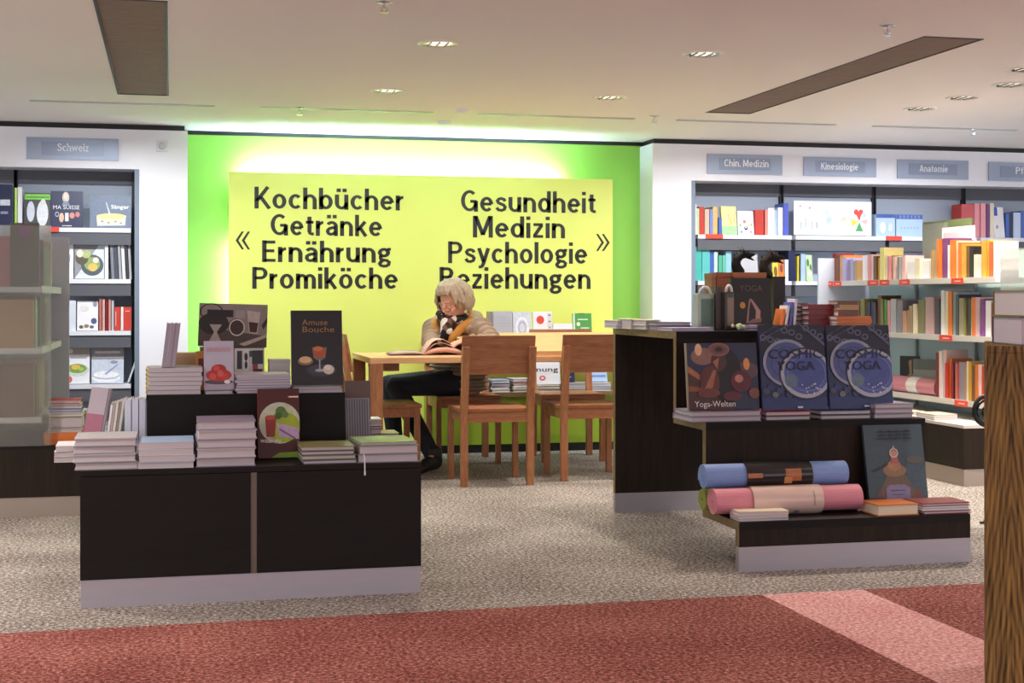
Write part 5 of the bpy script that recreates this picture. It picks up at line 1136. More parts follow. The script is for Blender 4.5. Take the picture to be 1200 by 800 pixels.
# orange and terracotta boxes behind the YOGA book
for (a, b, top, Y, c, lab) in ((834, 839, 320, 6.75, '#8f5f40', 'narrow brown box at the left behind the YOGA book'), (840, 857, 319, 6.75, '#8a4a2c', 'terracotta box behind the YOGA book'), (861, 898, 319, 6.72, '#9c5a2e', 'orange-brown box the black figurines stand on')):
    x0, x1 = XA(a, Y), XA(b, Y); t = thing('card_box', lab, 'box', ((x0 + x1) / 2, Y, z3)); w_ = (x1 - x0) / 2; h = ZA(a, top, Y) - z3
    bxo('box_body', -w_, w_, 0, 0.16 if b > 890 else 0.10, 0, h - 0.02, mat(c, 0.5, 0.1, 15), t); bxo('box_lid', -w_ - 0.001, w_ + 0.001, -0.001, 0.161 if b > 890 else 0.101, h - 0.02, h, mat(c, 0.45, 0.12, 12), t)
zbx = ZA(861, 319, 6.72)
def beast(px, lab, s, brown, base_z, Y):
    """dark carved animal: raised curved neck, head to the right with horns and open jaw"""
    t = thing('animal_figurine', lab, 'figurine', (XA(px, Y), Y, base_z))
    bm = bmesh.new()
    chain(bm, [(-0.03 * s, 0, 0.012 * s), (-0.045 * s, 0, 0.05 * s), (-0.04 * s, 0, 0.085 * s), (-0.01 * s, 0, 0.112 * s), (0.03 * s, 0, 0.118 * s)], [0.038 * s, 0.034 * s, 0.032 * s, 0.029 * s, 0.024 * s], 1)
    chain(bm, [(0.02 * s, 0, 0.118 * s), (0.06 * s, 0, 0.115 * s), (0.085 * s, 0, 0.118 * s)], [0.022 * s, 0.014 * s, 0.008 * s], 1)
    chain(bm, [(0.03 * s, 0, 0.105 * s), (0.055 * s, 0, 0.092 * s), (0.082 * s, 0, 0.08 * s)], [0.014 * s, 0.009 * s, 0.006 * s], 1)
    chain(bm, [(-0.03 * s, 0, 0.03 * s), (0.0, 0, 0.012 * s)], [0.03 * s, 0.018 * s], 1)
    for k in range(6): chain(bm, [(-0.045 * s + 0.017 * s * k, 0, (0.10 + 0.006 * k) * s), (-0.06 * s + 0.019 * s * k, 0, (0.128 + 0.008 * k - 0.0016 * k * k) * s)], [0.010 * s, 0.003 * s], 1)
    body = mobj('body', remesh(bm, 0.0045, 1), mat('#1a110c' if brown else '#08080a', 0.65, 0.3, 30, spec=0.2), t)
    for q in (-1, 1):
        bm = bmesh.new(); tube(bm, [(0.005 * s, 0.012 * q, 0.13 * s), (0.0, 0.02 * q, 0.15 * s), (-0.018 * s, 0.026 * q, 0.165 * s)], [0.007 * s, 0.005 * s, 0.0015 * s], 6); obj('horn', bm, mat('#2a211b', 0.4, 0.1, 20), t, True)
    return t
beast(870, 'black horned animal figurine facing right, left of the pair', 0.78, False, zbx, 6.80)
t2 = thing('card_box', 'tall dark box under the right-hand figurine', 'box', (XA(907, 6.86), 6.80, z3)); hb = ZA(907, 324, 6.85) - z3
bxo('box_body', -0.028, 0.035, 0, 0.1, 0, hb - 0.008, mat('#1d1917', 0.6, 0.1, 15), t2); bxo('box_lid', -0.029, 0.036, -0.001, 0.101, hb - 0.008, hb, mat('#241e1b', 0.6, 0.1, 15), t2)
beast(903, 'brown-black horned animal figurine facing right, right of the pair', 0.85, True, z3 + hb, 6.85)
# small bright books, red, brown and orange stacks
for k, (c, cn, ro) in enumerate((('#d8743a', 'orange', 0.2), ('#e2dcd6', 'white', 0.16), ('#5a63b0', 'blue-violet', 0.12), ('#d9d4dc', 'pale', 0.08))):
    book(0.09, 0.10 + 0.016 * k, 0.012, c, (XA(915, 6.3) + 0.0225 * k, 6.30, z3), 'spine', roll=ro, label='small %s booklet in the leaning row left of the red stack' % cn, group=gt, hard=False)
stack(932, 947, 6.40, z3, ['brown', 'olive', 'brown', 'dark grey', 'brown', 'olive'], 0.0215, 0.14, 'book', 'left of the dark red stack', gt)
stack(948, 979, 6.32, z3, ['dark red', 'dark red', 'dark red', 'dark red', 'dark red'], 0.0245, 0.16, 'book', 'behind the Cosmic calendars', gt, sp='f')
zo = stack(981, 1022, 6.24, z3, ['orange', 'orange', 'orange', 'orange'], 0.0165, 0.15, 'paperback', 'right on the oak top', gt, sp='f', hard=False)
zt = stack(983, 1006, 6.26, zo, ['brown', 'tan', 'brown'], [0.03, 0.024, 0.02], 0.11, 'box', 'on the orange paperbacks', gt, sp='f')

# ================================================================== BOOKS ON THE FREESTANDING BOOKCASES
def grow(lst, X, z, side, shelf, group, depth=0.15, endname='far end', top=None):
    """books along y on a freestanding bookcase; side -1: spines face -x"""
    rz = R(-90) if side < 0 else R(90); n = 0
    for it in lst:
        px0, px1, pt, cn = it[:4]; kw = dict(it[4]) if len(it) > 4 else {}
        n += 1
        ya, yb = YA(px0, X), YA(px1, X); yc = (ya + yb) / 2
        T = abs(ya - yb) - 0.002
        h = max(0.1, ZA((px0 + px1) / 2, pt, yc) - z)
        d = kw.pop('depth', depth) * random.uniform(0.92, 1.05)
        lab = kw.pop('label', None) or '%s book, %s from %s, %s' % (cn, ORD[n - 1], endname, shelf)
        kind = kw.pop('kind', 's')
        if kind == 's':
            book(d, h, T, CN[cn], (X - side * random.uniform(0.0, 0.02), yc, z), 'spine', rz=rz, label=lab, group=group, **kw)
        else:
            book(T, h, 0.03, CN[cn], (X - side * 0.03, yc, z), 'face', rz=rz, lean=0.12, label=lab, group=group, **kw)
gg = 'books on the right freestanding bookcase'
XG = GRX + 0.02
sh = 'top shelf of right freestanding bookcase'
grow([(973, 977, 297, 'dark red'), (977.3, 981, 299, 'brown'), (981.3, 986, 299, 'orange', dict(spine='#c08a58')), (986.5, 991, 302, 'lavender'), (991.3, 994, 304, 'violet grey'), (994.5, 998, 303, 'lavender'), (998.5, 1001, 306, 'grey'), (1001.5, 1004.5, 305, 'tan'),
      (1010, 1014, 299, 'white'), (1014.3, 1018, 298, 'pink'), (1018.3, 1022, 298, 'pale pink'), (1022.3, 1026, 300, 'brown'), (1026.4, 1029, 302, 'gold'),
      (1031, 1036, 290, 'pale yellow'), (1036.5, 1039, 299, 'cream'), (1039.3, 1042, 300, 'pink'), (1042.3, 1045, 299, 'tan'), (1045.3, 1048, 301, 'pale pink'), (1048.3, 1051, 300, 'cream'), (1051.3, 1054, 301, 'grey'), (1054.3, 1058, 299, 'pale pink'),
      (1061, 1070, 307, 'white'), (1071, 1077, 303, 'cream'), (1078, 1086, 305, 'white'), (1090, 1093, 293, 'tan'), (1093.4, 1097, 294, 'tan', dict(spine='#a9976c')), (1097.5, 1101, 280, 'orange'), (1101.3, 1107, 279, 'purple', dict(depth=0.17)), (1107.4, 1112, 287, 'white'),
      (1112.4, 1117, 281, 'orange'), (1117.3, 1121, 282, 'cream', dict(spine='#e6c4a8')), (1121.3, 1125, 284, 'orange'), (1125.3, 1129, 286, 'gold'), (1129.3, 1133, 288, 'brown'), (1133.4, 1138, 289, 'black'), (1138.4, 1143, 298, 'cream'), (1143.4, 1148, 299, 'pale pink'),
      (1149, 1154, 282, 'gold'), (1154.3, 1158, 281, 'yellow', dict(spine='#d0a83c')), (1158.3, 1163, 283, 'orange', dict(spine='#c25a34')), (1163.4, 1166, 282, 'white')], XG, GRZ[2], -1, sh, gg)
sh = 'middle shelf of right freestanding bookcase'
grow([(1003, 1007, 352, 'brown'), (1007.3, 1012, 350, 'olive'), (1012.3, 1017, 354, 'dark grey'), (1020, 1022.5, 353, 'navy'), (1022.8, 1026, 354, 'dark grey'), (1026.3, 1031, 346, 'brown'), (1031.3, 1034, 350, 'olive'), (1034.3, 1037, 351, 'green'), (1037.3, 1041, 352, 'pink'),
      (1041.5, 1048, 350, 'silver grey', dict(depth=0.18)), (1048.4, 1055, 352, 'grey'), (1056, 1060, 364, 'pale pink', dict(spine='#d09a80')), (1060.3, 1064, 363, 'tan'), (1064.3, 1069, 358, 'brown', dict(spine='#a08868')), (1069.5, 1073, 356, 'cream'),
      (1074, 1082, 351, 'olive'), (1083, 1093, 348, 'pink', dict(spine='#b8969a')), (1093.5, 1099, 350, 'dark grey'), (1100, 1104, 340, 'white'), (1104.3, 1109, 341, 'cream'), (1109.3, 1114, 341, 'orange'), (1114.3, 1119, 342, 'pale blue', dict(spine='#7fa8bc')),
      (1119.5, 1123, 345, 'dark grey'), (1123.5, 1129, 349, 'olive', dict(spine='#8f8a70')), (1129.3, 1135, 350, 'white', dict(spine='#4a4640')), (1135.4, 1140, 348, 'orange'), (1140.3, 1147, 348, 'pale pink', dict(spine='#c9a0a8')), (1147.4, 1151, 350, 'purple'), (1151.5, 1159, 352, 'white'), (1159.4, 1163, 354, 'dark red'), (1163.4, 1166, 356, 'navy')], XG, GRZ[1], -1, sh, gg)
sh = 'bottom shelf of right freestanding bookcase'
x0 = YA(1060, XG)
grow([(1096, 1099, 413, 'dark red'), (1099.4, 1103, 411, 'white', dict(spine='#e0d0cc')), (1103.3, 1107, 410, 'pale pink'), (1107.3, 1110, 425, 'red'), (1110.3, 1113, 420, 'orange'), (1113.3, 1116, 424, 'dark red'), (1116.3, 1119, 423, 'purple'), (1119.3, 1122, 426, 'red', dict(spine='#b5705a')), (1122.3, 1130, 424, 'tan', dict(spine='#8a8090')), (1130.4, 1134, 423, 'cream'), (1134.3, 1137, 424, 'gold'), (1137.4, 1141, 428, 'brown'),
      (1141.4, 1145, 427, 'orange'), (1145.4, 1149, 427, 'pale pink'), (1149.4, 1153, 429, 'red'), (1153.4, 1157, 430, 'cream'), (1157.4, 1161, 429, 'dark red')], XG, GRZ[0], -1, sh, gg)
# pink mat, picture and grey box on the bottom shelf
yA, yB = YA(1093, XG), YA(1040, XG)
t = thing('yoga_mat', 'rose yoga mat with a white band on the right freestanding bookcase', 'yoga mat', (XG + 0.06, (yA + yB) / 2, GRZ[0]), 0, 'rolled yoga mats')
L = (yB - yA) / 2
bm = bmesh.new(); tube(bm, [(0, -L, 0.055), (0, L, 0.055)], 0.055, 28); obj('mat', bm, mat('#c9808c', 0.5, 0.05, 30), t)
bm = bmesh.new(); tube(bm, [(0, -L * 0.25, 0.055), (0, L * 0.2, 0.055)], 0.0565, 28, False); obj('paper_band', bm, mat('#e2dcd8', 0.4, 0.03, 30), t)
t = thing('picture_card', 'dark picture of a posing figure behind the rose mat', 'picture', (XG + 0.2, YA(1066, XG + 0.2), GRZ[0]), R(-50))
bxo('card', -0.07, 0.07, 0, 0.012, 0, 0.235, mat('#2c3330', 0.4, 0.1, 20), t)
bm, ms, _ = deco_mesh([('p', [(0.3, 0.35), (0.5, 0.5), (0.45, 0.85), (0.6, 0.9), (0.62, 0.5), (0.75, 0.38), (0.5, 0.32)], '#b89878')], 0.14, 0.235); obj('printed_figure', bm, ms, t, recalc=False)
t = thing('card_box', 'grey-white box behind the rose yoga mat', 'box', (XG + 0.2, YA(1084, XG + 0.2), GRZ[0]), R(-60))
bxo('box_body', -0.09, 0.09, 0, 0.05, 0, 0.15, mat('#b9bcb4', 0.5, 0.05, 20), t); bxo('box_lid', -0.091, 0.091, -0.001, 0.051, 0.15, 0.22, mat('#7f8a84', 0.5, 0.05, 20), t)
# red price tags on the right bookcase rails
for i, (a, b, k) in enumerate(((968, 976, 2), (977, 986, 2), (1017, 1029, 2), (1031, 1042, 2), (1054, 1066, 2), (1115, 1129, 2), (1101, 1116, 1), (1119, 1134, 0))):
    X = GRX - 0.0075; ya, yb = YA(b, X), YA(a, X); zz = GRZ[k]
    t = thing('price_tag', 'red shelf tag, %s on the right freestanding bookcase' % ['far end of top shelf', 'second from far end of top shelf', 'third from far end of top shelf', 'fourth from far end of top shelf', 'fifth from far end of top shelf', 'nearest on top shelf', 'on middle shelf', 'on bottom shelf'][i], 'price tag', (X, ya, zz), 0, 'red shelf tags')
    bxo('tag_card', -0.003, 0.0, 0, yb - ya, -0.034, 0.004, M_redtag, t); bxo('printed_line', -0.0035, -0.003, (yb - ya) * 0.2, (yb - ya) * 0.7, -0.019, -0.012, mat('#e8c4bc', 0.5, 0.03, 20), t)
# olive folder and pink sheet standing above the top shelf
t = thing('folder', 'olive green folder standing on the right freestanding bookcase', 'folder', (5.035, 8.68, GRZ[2]), R(-90))
bxo('board', -0.31, 0.31, 0, 0.012, 0, 0.40, mat('#6f7d52', 0.5, 0.05, 6), t); bxo('grey_flap', -0.31, 0.02, -0.004, 0, 0, 0.385, mat('#8f948a', 0.5, 0.05, 6), t)
t = thing('paper_sheet', 'white and pink printed sheet leaning on the olive folder', 'sheet', (4.99, 8.46, GRZ[2]), R(-90))
bxo('sheet', -0.2, 0.2, 0, 0.004, 0, 0.345, mat('#ece4e8', 0.5, 0.03, 10), t); bxo('printed_band', -0.18, 0.18, -0.001, 0, 0.24, 0.31, mat('#dcb8c8', 0.5, 0.08, 30), t)
# white papers on the base of the right bookcase
for i, (u, v, rz) in enumerate(((0.10, 0.35, 0.3), (0.11, 0.75, -0.2), (0.10, 1.15, 0.15))):
    stack(0, 0, GRY0 + v, 0.358, ['white', 'white', 'cream'] if i != 1 else ['white', 'cream'], 0.012, 0.22, 'booklet', ['near end of the low right ledge', 'middle of the low right ledge', 'far end of the low right ledge'][i], 'booklets on the right ledge', X0=4.53, X1=4.69, hard=False)

gh = 'books on the left freestanding bookcase'
XH = GLX - 0.02
for k, (cols, tops) in enumerate(((['brown', 'olive', 'tan', 'dark grey', 'brown', 'cream', 'green', 'brown', 'tan', 'pale green'], 0.30), (['tan', 'brown', 'pale green', 'dark grey', 'brown', 'olive', 'brown', 'cream', 'brown', 'tan'], 0.27), (['pink', 'brown', 'cream', 'purple', 'purple', 'pale green', 'olive', 'cream', 'grey', 'tan'], 0.27))):
    z = GLZ[k]; y = GLY0 + (0.13 if k == 2 else 0.06); shn = ['bottom', 'middle', 'top'][k] + ' shelf of left freestanding bookcase'
    for i, cn in enumerate(cols):
        T = random.uniform(0.03, 0.055); h = tops * random.uniform(0.82, 1.0)
        book(0.20 * random.uniform(0.95, 1.1), h, T, CN[cn], (XH - random.uniform(0, 0.02), y + T / 2 + (0.06 if i > 4 else 0), z), 'spine', rz=R(90), label='%s book, %s from the pane, %s' % (cn, ORD[i], shn), group=gh)
        y += T + random.uniform(0.03, 0.07)
# open sheet standing on top, pile on the base
t = thing('photo_card', 'purple and green photo card standing on the left bookcase', 'card', (XA(29, 7.68), 7.68, GLZ[2]), R(4))
bxo('card', -0.07, 0.07, 0, 0.006, 0, 0.325, mat('#6d6a5a', 0.4, 0.3, 30), t); bxo('printed_flower', -0.03, 0.03, -0.001, 0, 0.25, 0.31, mat('#8a5a86', 0.4, 0.3, 40), t)
zq = stack(0, 0, 7.66, 0.358, ['orange', 'orange'], 0.03, 0.22, 'book', 'on the base of the left bookcase', gh, X0=-0.625, X1=-0.43, sp='f')
zq = stack(0, 0, 7.68, zq, ['silver grey', 'olive', 'cream', 'blue'], [0.022, 0.06, 0.02, 0.02], 0.2, 'book', 'upon the orange books, left bookcase', gh, X0=-0.61, X1=-0.44)
stack(0, 0, 7.70, zq, ['cream', 'red'], 0.022, 0.17, 'book', 'crowning the pile on the left bookcase', gh, X0=-0.60, X1=-0.45)
stack(0, 0, 7.95, 0.358, ['cream', 'white', 'cream', 'white', 'cream'], 0.03, 0.2, 'book', 'farther back on the left bookcase base', gh, X0=-0.60, X1=-0.43)

# ================================================================== READING WOMAN
M_skin = mat('#d9a58f', 0.5, 0.05, 12, spec=0.35)
M_jacket = mat('#94806c', 0.6, 0.12, 14, bump=0.15)
M_lining = mat('#b07a34', 0.8, 0.12, 30)
M_hair = mat('#a3937e', 0.5, 0.55, 30, stretch=(3, 3, 0.6))
M_trouser = mat('#191c28', 0.8, 0.15, 30)
M_shoe = mat('#141214', 0.45, 0.1, 20)
def scarf_mat():
    m = bpy.data.materials.new('patterned_scarf'); m.use_nodes = True
    nt = m.node_tree; b = nt.nodes['Principled BSDF']
    tc = nt.nodes.new('ShaderNodeTexCoord'); vo = nt.nodes.new('ShaderNodeTexVoronoi'); vo.inputs['Scale'].default_value = 26
    cr = nt.nodes.new('ShaderNodeValToRGB'); cr.color_ramp.interpolation = 'CONSTANT'
    e = cr.color_ramp.elements; e[0].color = lin('#1c1816') + (1,); e[1].position = 0.42; e[1].color = lin('#d8d0c8') + (1,)
    k = e.new(0.75); k.color = lin('#6a4c3c') + (1,)
    sp_ = nt.nodes.new('ShaderNodeSeparateColor')
    nt.links.new(tc.outputs['Object'], vo.inputs['Vector']); nt.links.new(vo.outputs['Color'], sp_.inputs[0]); nt.links.new(sp_.outputs[0], cr.inputs[0]); nt.links.new(cr.outputs[0], b.inputs['Base Color'])
    b.inputs['Roughness'].default_value = 0.85
    return m
M_scarf = scarf_mat()
WO = Vector((1.93, 9.55, 0.0))
woman = thing('person', 'seated person with grey hair, glasses and brown quilted jacket reading a book', 'person', WO)
V3 = Vector
def W(x, y, z): return V3((x, y, z)) - WO
Fd = V3((-0.6, -0.8, 0)); La = V3((0.8, -0.6, 0)); Up = V3((0, 0, 1))
RT = Matrix.Rotation(R(-36.9), 3, 'Z')
Np = W(1.825, 9.34, 0.955); HC = W(1.795, 9.255, 1.083)
RH = Matrix.Rotation(R(-52), 3, 'Z') @ Matrix.Rotation(R(24), 3, 'X')
def Hd(x, y, z): return HC + RH @ V3((x, y, z))
sR, sL = W(1.965, 9.24, 0.905), W(1.71, 9.42, 0.90)
eR, hR = W(2.02, 9.03, 0.81), W(1.83, 8.93, 0.838)
eL, hL = W(1.645, 9.22, 0.815), W(1.62, 9.06, 0.80)
legs = [(W(1.88, 9.47, 0.54), W(1.43, 9.33, 0.53), W(1.64, 9.06, 0.09), V3((-0.10, -0.12, -0.045))), (W(1.86, 9.62, 0.54), W(1.41, 9.50, 0.53), W(1.45, 9.42, 0.09), V3((-0.15, -0.03, -0.045)))]
# --- body: one continuous figure
bm = bmesh.new()
ellipsoid(bm, Hd(0, 0.012, 0.035), (0.073, 0.092, 0.085), RH, 3); ellipsoid(bm, Hd(0, -0.02, -0.035), (0.057, 0.068, 0.078), RH, 3)
ellipsoid(bm, Hd(0, -0.06, -0.092), (0.026, 0.022, 0.02), RH); chain(bm, [Hd(0, -0.086, 0.012), Hd(0, -0.102, -0.022)], [0.009, 0.013], 2)
for q in (-1, 1):
    ellipsoid(bm, Hd(0.034 * q, -0.056, -0.028), (0.027, 0.024, 0.026), RH); ellipsoid(bm, Hd(0.03 * q, -0.08, 0.02), (0.024, 0.011, 0.008), RH)
    ellipsoid(bm, Hd(0.075 * q, 0.012, -0.008), (0.010, 0.022, 0.032), RH); ellipsoid(bm, Hd(0.012 * q, -0.092, -0.03), (0.009, 0.01, 0.008), RH)
    ellipsoid(bm, Hd(0.03 * q, -0.077, 0.0), (0.017, 0.012, 0.011), RH)
ellipsoid(bm, Hd(0, -0.082, -0.056), (0.022, 0.011, 0.007), RH); ellipsoid(bm, Hd(0, -0.080, -0.067), (0.018, 0.011, 0.007), RH)
chain(bm, [Np, Hd(0, 0.02, -0.06)], [0.058, 0.052], 2)
for zz, f, rx, ry in ((0.52, 0.0, 0.17, 0.13), (0.62, 0.0, 0.15, 0.12), (0.72, 0.03, 0.15, 0.115), (0.82, 0.06, 0.16, 0.115), (0.90, 0.09, 0.15, 0.10)):
    c = W(1.90, 9.54, zz) + Fd * (f * 1.6); ellipsoid(bm, c, (rx, ry, 0.10), RT, 2)
chain(bm, [sR, eR, hR], [0.05, 0.04, 0.028], 2); chain(bm, [sL, eL, hL], [0.05, 0.04, 0.028], 2)
chain(bm, [sL, Np, sR], [0.05, 0.06, 0.05], 2)
for hip, kn, an, ft in legs:
    chain(bm, [hip, kn, an], [0.075, 0.052, 0.036], 2); chain(bm, [an, an + ft], [0.034, 0.026], 2)
def hand(bm, wr, d, n, s):
    """palm and five bent fingers; d pointing direction, n palm normal (down), s thumb side"""
    d = d.normalized(); n = n.normalized(); t = d.cross(n).normalized() * s
    chain(bm, [wr, wr + d * 0.02], [0.024, 0.022], 2)
    for k in range(4):
        b = wr + d * 0.055 + t * (0.027 - 0.018 * k); chain(bm, [wr + d * 0.012 + t * (0.018 - 0.012 * k), b], [0.014, 0.011], 2)
        L = (0.072, 0.08, 0.075, 0.06)[k]
        p1 = b + d * L * 0.42 + n * 0.004 + t * (0.004 - 0.003 * k); p2 = p1 + d * L * 0.30 + n * 0.012; p3 = p2 + d * L * 0.2 + n * 0.016
        chain(bm, [b, p1, p2, p3], [0.0098, 0.009, 0.0082, 0.0068], 2)
    b = wr + d * 0.022 + t * 0.024
    chain(bm, [wr + d * 0.01 + t * 0.01, b, b + t * 0.024 + d * 0.022 + n * 0.008, b + t * 0.034 + d * 0.046 + n * 0.014], [0.013, 0.0125, 0.0105, 0.008], 2)
hand(bm, hR, V3((-0.95, -0.12, -0.16)), V3((-0.15, 0.1, -1)), -1)
hand(bm, hL, V3((0.35, -0.85, -0.1)), V3((0, 0, -1)), 1)
mobj('body', remesh(bm, 0.0048, 3), M_skin, woman)
# --- face details
bm = bmesh.new(); ellipsoid(bm, Hd(0, -0.0895, -0.0555), (0.021, 0.0055, 0.004), RH); ellipsoid(bm, Hd(0, -0.0885, -0.063), (0.018, 0.0055, 0.0045), RH); obj('lips', bm, mat('#b5615a', 0.45, 0.05, 30), woman, True)
for q in (-1, 1):
    bm = bmesh.new(); ellipsoid(bm, Hd(0.03 * q, -0.082, -0.004), (0.012, 0.008, 0.005), RH); e_ = obj('eye', bm, mat('#e6e0da', 0.2, 0.03, 30), woman, True)
    bm = bmesh.new(); ellipsoid(bm, Hd(0.03 * q, -0.0885, -0.0055), (0.0048, 0.003, 0.004), RH); obj('iris', bm, mat('#2c241e', 0.2, 0.05, 30), e_, True)
    bm = bmesh.new(); tube(bm, [Hd(0.014 * q, -0.093, 0.026), Hd(0.03 * q, -0.0925, 0.03), Hd(0.046 * q, -0.083, 0.026)], 0.0028, 6); obj('eyebrow', bm, mat('#7a6a58', 0.7, 0.1, 30), woman, True)
g = bpy.data.objects.new('glasses', None); COL.objects.link(g); g.parent = woman
for q in (-1, 1):
    bm = bmesh.new(); tube(bm, [Hd(0.031 * q + 0.024 * math.cos(a * math.pi / 10), -0.105 + abs(0.024 * math.cos(a * math.pi / 10)) * 0.15, -0.012 + 0.017 * math.sin(a * math.pi / 10)) for a in range(21)], 0.0016, 5, False); obj('rim', bm, mat('#6a3a34', 0.3, 0.05, 30), g, True)
    bm = bmesh.new(); tube(bm, [Hd(0.055 * q, -0.10, -0.008), Hd(0.076 * q, -0.05, 0.0), Hd(0.082 * q, 0.01, 0.002)], 0.0016, 5); obj('temple', bm, mat('#6a3a34', 0.3, 0.05, 30), g, True)
bm = bmesh.new(); tube(bm, [Hd(-0.008, -0.105, -0.008), Hd(0, -0.111, -0.005), Hd(0.008, -0.105, -0.008)], 0.0016, 5); obj('bridge', bm, mat('#6a3a34', 0.3, 0.05, 30), g, True)
# --- hair: wavy bob of locks
bm = bmesh.new(); rn = random.Random(11)
ellipsoid(bm, Hd(0, 0.03, 0.05), (0.082, 0.09, 0.085), RH, 3)
for ring in range(2):
    for k in range(40):
        th = R(-180 + 9 * k + 4.5 * ring + rn.uniform(-3, 3)); a = abs(math.degrees(th)); dx, dy = math.sin(th), -math.cos(th)
        wv = rn.uniform(-0.014, 0.014); w2 = rn.uniform(-0.012, 0.012); ln = rn.uniform(-0.02, 0.012); o_ = 0.004 * ring
        tx, ty = -dy, dx
        P = lambda r, z, sd=0.0: Hd((dx * r + tx * sd) * 0.95, 0.012 + dy * r + ty * sd, z)
        top = Hd(0.014 * dx + 0.01, 0.015 + 0.014 * dy, 0.134 + o_ + rn.uniform(-0.004, 0.008))
        if a < 48: pts = [top, P(0.066, 0.124 + o_), P(0.092, 0.102, w2), P(0.102, 0.082 + ln * 0.4, w2 * 1.6)]; rr = [0.011, 0.013, 0.010, 0.004]
        elif a < 72: pts = [top, P(0.072, 0.116 + o_), P(0.103, 0.066, wv), P(0.113 + o_, 0.018, -w2), P(0.108, -0.022 + ln, w2)]; rr = [0.011, 0.013, 0.013, 0.011, 0.005]
        else: pts = [top, P(0.074, 0.118 + o_), P(0.112 + wv * 0.4 + o_, 0.062, wv), P(0.124 - wv * 0.4 + o_, 0.012, -w2), P(0.124 + wv * 0.4, -0.032 + ln * 0.5, w2), P(0.103 + wv, -0.066 + ln, -wv)]; rr = [0.011, 0.014, 0.015, 0.016, 0.014, 0.005]
        chain(bm, pts, rr, 1, 0.5)
mobj('hair', remesh(bm, 0.0038, 0), M_hair, woman)
# --- jacket: quilted torso and sleeves
bm = bmesh.new()
for i in range(9):
    zz = 0.50 + 0.05 * i; f = max(0, (zz - 0.62)) * 0.52; s_ = 1.0 + 0.06 * math.sin(i * 0.7)
    rx = 0.205 if zz < 0.85 else 0.19 - (zz - 0.85) * 0.5
    ellipsoid(bm, W(1.90, 9.54, zz) + Fd * f, (rx * s_, 0.158 * s_, 0.03), RT, 3); ellipsoid(bm, W(1.90, 9.54, zz + 0.025) + Fd * f, (rx * 0.88, 0.138, 0.03), RT, 2)
def puff(bm, P, r0, r1, st=0.048):
    for a, b in zip(P, P[1:]):
        L = (b - a).length; n = max(2, int(L / st)); q = (b - a).to_track_quat('Z', 'Y').to_matrix()
        for k in range(n + 1):
            r = r0 + (r1 - r0) * k / n; ellipsoid(bm, a.lerp(b, k / n), (r, r, 0.026), q, 3)
        chain(bm, [a, b], [r0 * 0.80, r1 * 0.80], 2)
puff(bm, [sR + La * 0.01, eR], 0.082, 0.068); puff(bm, [eR, hR - (hR - eR).normalized() * 0.035], 0.066, 0.046)
puff(bm, [sL - La * 0.01, eL], 0.082, 0.068); puff(bm, [eL, hL - (hL - eL).normalized() * 0.035], 0.066, 0.046)
chain(bm, [sL, Np - Up * 0.03, sR], [0.075, 0.085, 0.075], 2)
jk = mobj('jacket', remesh(bm, 0.005, 1), M_jacket, woman)
path = [(0.155, 0.03, -0.20), (0.145, 0.055, -0.11), (0.10, 0.10, -0.04), (0.02, 0.125, 0.0), (-0.06, 0.095, 0.03), (-0.10, 0.0, 0.04), (-0.06, -0.095, 0.03), (0.02, -0.125, 0.0), (0.10, -0.10, -0.04), (0.145, -0.055, -0.11), (0.155, -0.03, -0.20)]
bm = bmesh.new(); chain(bm, [Np + Fd * a + La * b + Up * c for a, b, c in path], [0.022] + [0.03] * 9 + [0.022], 2); mobj('collar_lining', remesh(bm, 0.005, 2), M_lining, jk)
bm = bmesh.new(); chain(bm, [Np + Fd * (a - 0.03) + La * b * 1.18 + Up * (c - 0.012) for a, b, c in path[2:9]], [0.03, 0.042, 0.05, 0.055, 0.05, 0.042, 0.03], 2); mobj('hood', remesh(bm, 0.006, 1), M_jacket, jk)
for k in range(4):
    p = Np + Fd * (0.172 - 0.004 * k) - La * 0.005 + Up * (-0.16 - 0.05 * k) - Fd * 0.03 * k
    bm = bmesh.new(); ellipsoid(bm, p, (0.009, 0.009, 0.009)); obj('button', bm, mat('#5a4434', 0.4, 0.05, 20), jk, True)
bm = bmesh.new(); rs = 0.085
chain(bm, [Np + Fd * (0.035 + rs * math.cos(k * math.pi / 8)) + La * (rs * math.sin(k * math.pi / 8)) + Up * (0.03 + 0.02 * math.cos(k * math.pi / 8 + 2.2)) for k in range(17)], [0.032] * 17, 2)
chain(bm, [Np + Fd * 0.125 + Up * 0.0, Np + Fd * 0.15 + La * 0.015 - Up * 0.06, Np + Fd * 0.15 - La * 0.01 - Up * 0.11], [0.04, 0.045, 0.032], 2)
mobj('scarf', remesh(bm, 0.005, 2), M_scarf, woman)
bm = bmesh.new()
ellipsoid(bm, W(1.88, 9.56, 0.555), (0.19, 0.16, 0.10), RT, 3)
for hip, kn, an, ft in legs: chain(bm, [hip, kn, an - Up * 0.015], [0.092, 0.068, 0.052], 2)
mobj('trousers', remesh(bm, 0.006, 3), M_trouser, woman)
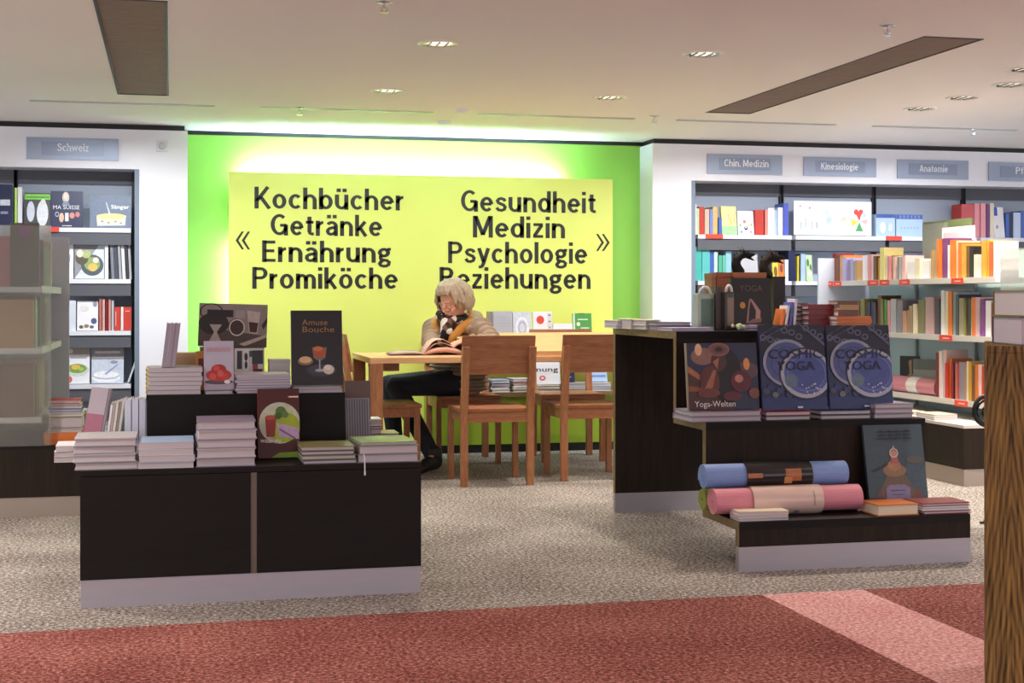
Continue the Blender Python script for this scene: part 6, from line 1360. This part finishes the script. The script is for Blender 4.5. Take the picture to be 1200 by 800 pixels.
for hip, kn, an, ft in legs:
    bm = bmesh.new(); chain(bm, [an + Up * 0.03, an - Up * 0.03, an + ft * 0.75 - Up * 0.005, an + ft * 1.25], [0.05, 0.05, 0.045, 0.034], 2)
    for v in bm.verts: v.co.z = max(v.co.z, 0.006)
    sh_ = mobj('shoe', remesh(bm, 0.005, 2), M_shoe, woman)

# --- the open book she reads
bkx, bky = 1.565, 8.95
t = thing('open_book', 'large open book with arched pages under the reader\'s hand', 'book', (bkx, bky, TZ), R(-4))
def leaf(nm, prof, th, m, y0=-0.15, y1=0.15, par=None):
    bm = bmesh.new(); n = len(prof)
    top = [(x, z) for x, z in prof]; bot = [(x, max(0.004, z - th)) for x, z in prof]
    A = [[bm.verts.new((x, y, z)) for x, z in top] for y in (y0, y1)]; B = [[bm.verts.new((x, y, z)) for x, z in bot] for y in (y0, y1)]
    for i in range(n - 1):
        bm.faces.new((A[0][i], A[0][i + 1], A[1][i + 1], A[1][i])); bm.faces.new((B[0][i], B[1][i], B[1][i + 1], B[0][i + 1]))
        for k in (0, 1): bm.faces.new((A[k][i], B[k][i], B[k][i + 1], A[k][i + 1]))
    bm.faces.new((A[0][0], A[1][0], B[1][0], B[0][0])); bm.faces.new((A[0][-1], B[0][-1], B[1][-1], A[1][-1]))
    return obj(nm, bm, m, par or t, True)
M_pg = mat('#d9b3a4', 0.6, 0.06, 12); M_pg2 = mat('#c99a8a', 0.6, 0.08, 12)
bxo('cover', -0.245, 0.25, -0.155, 0.155, 0, 0.004, mat('#4a3434', 0.5, 0.1, 20), t)
leaf('left_pages', [(-0.235, 0.012), (-0.2, 0.017), (-0.15, 0.02), (-0.10, 0.022), (-0.06, 0.02), (-0.03, 0.012)], 0.012, mat('#b8a49e', 0.6, 0.08, 12))
leaf('right_pages', [(-0.03, 0.012), (0.0, 0.03), (0.05, 0.045), (0.11, 0.05), (0.17, 0.04), (0.23, 0.014)], 0.03, M_pg2)
leaf('turning_page', [(-0.03, 0.014), (-0.005, 0.048), (0.02, 0.082), (0.055, 0.1), (0.09, 0.1), (0.125, 0.082), (0.15, 0.062)], 0.003, M_pg)
leaf('turning_page', [(-0.03, 0.013), (0.0, 0.04), (0.035, 0.07), (0.075, 0.08), (0.12, 0.068), (0.16, 0.05)], 0.003, M_pg)
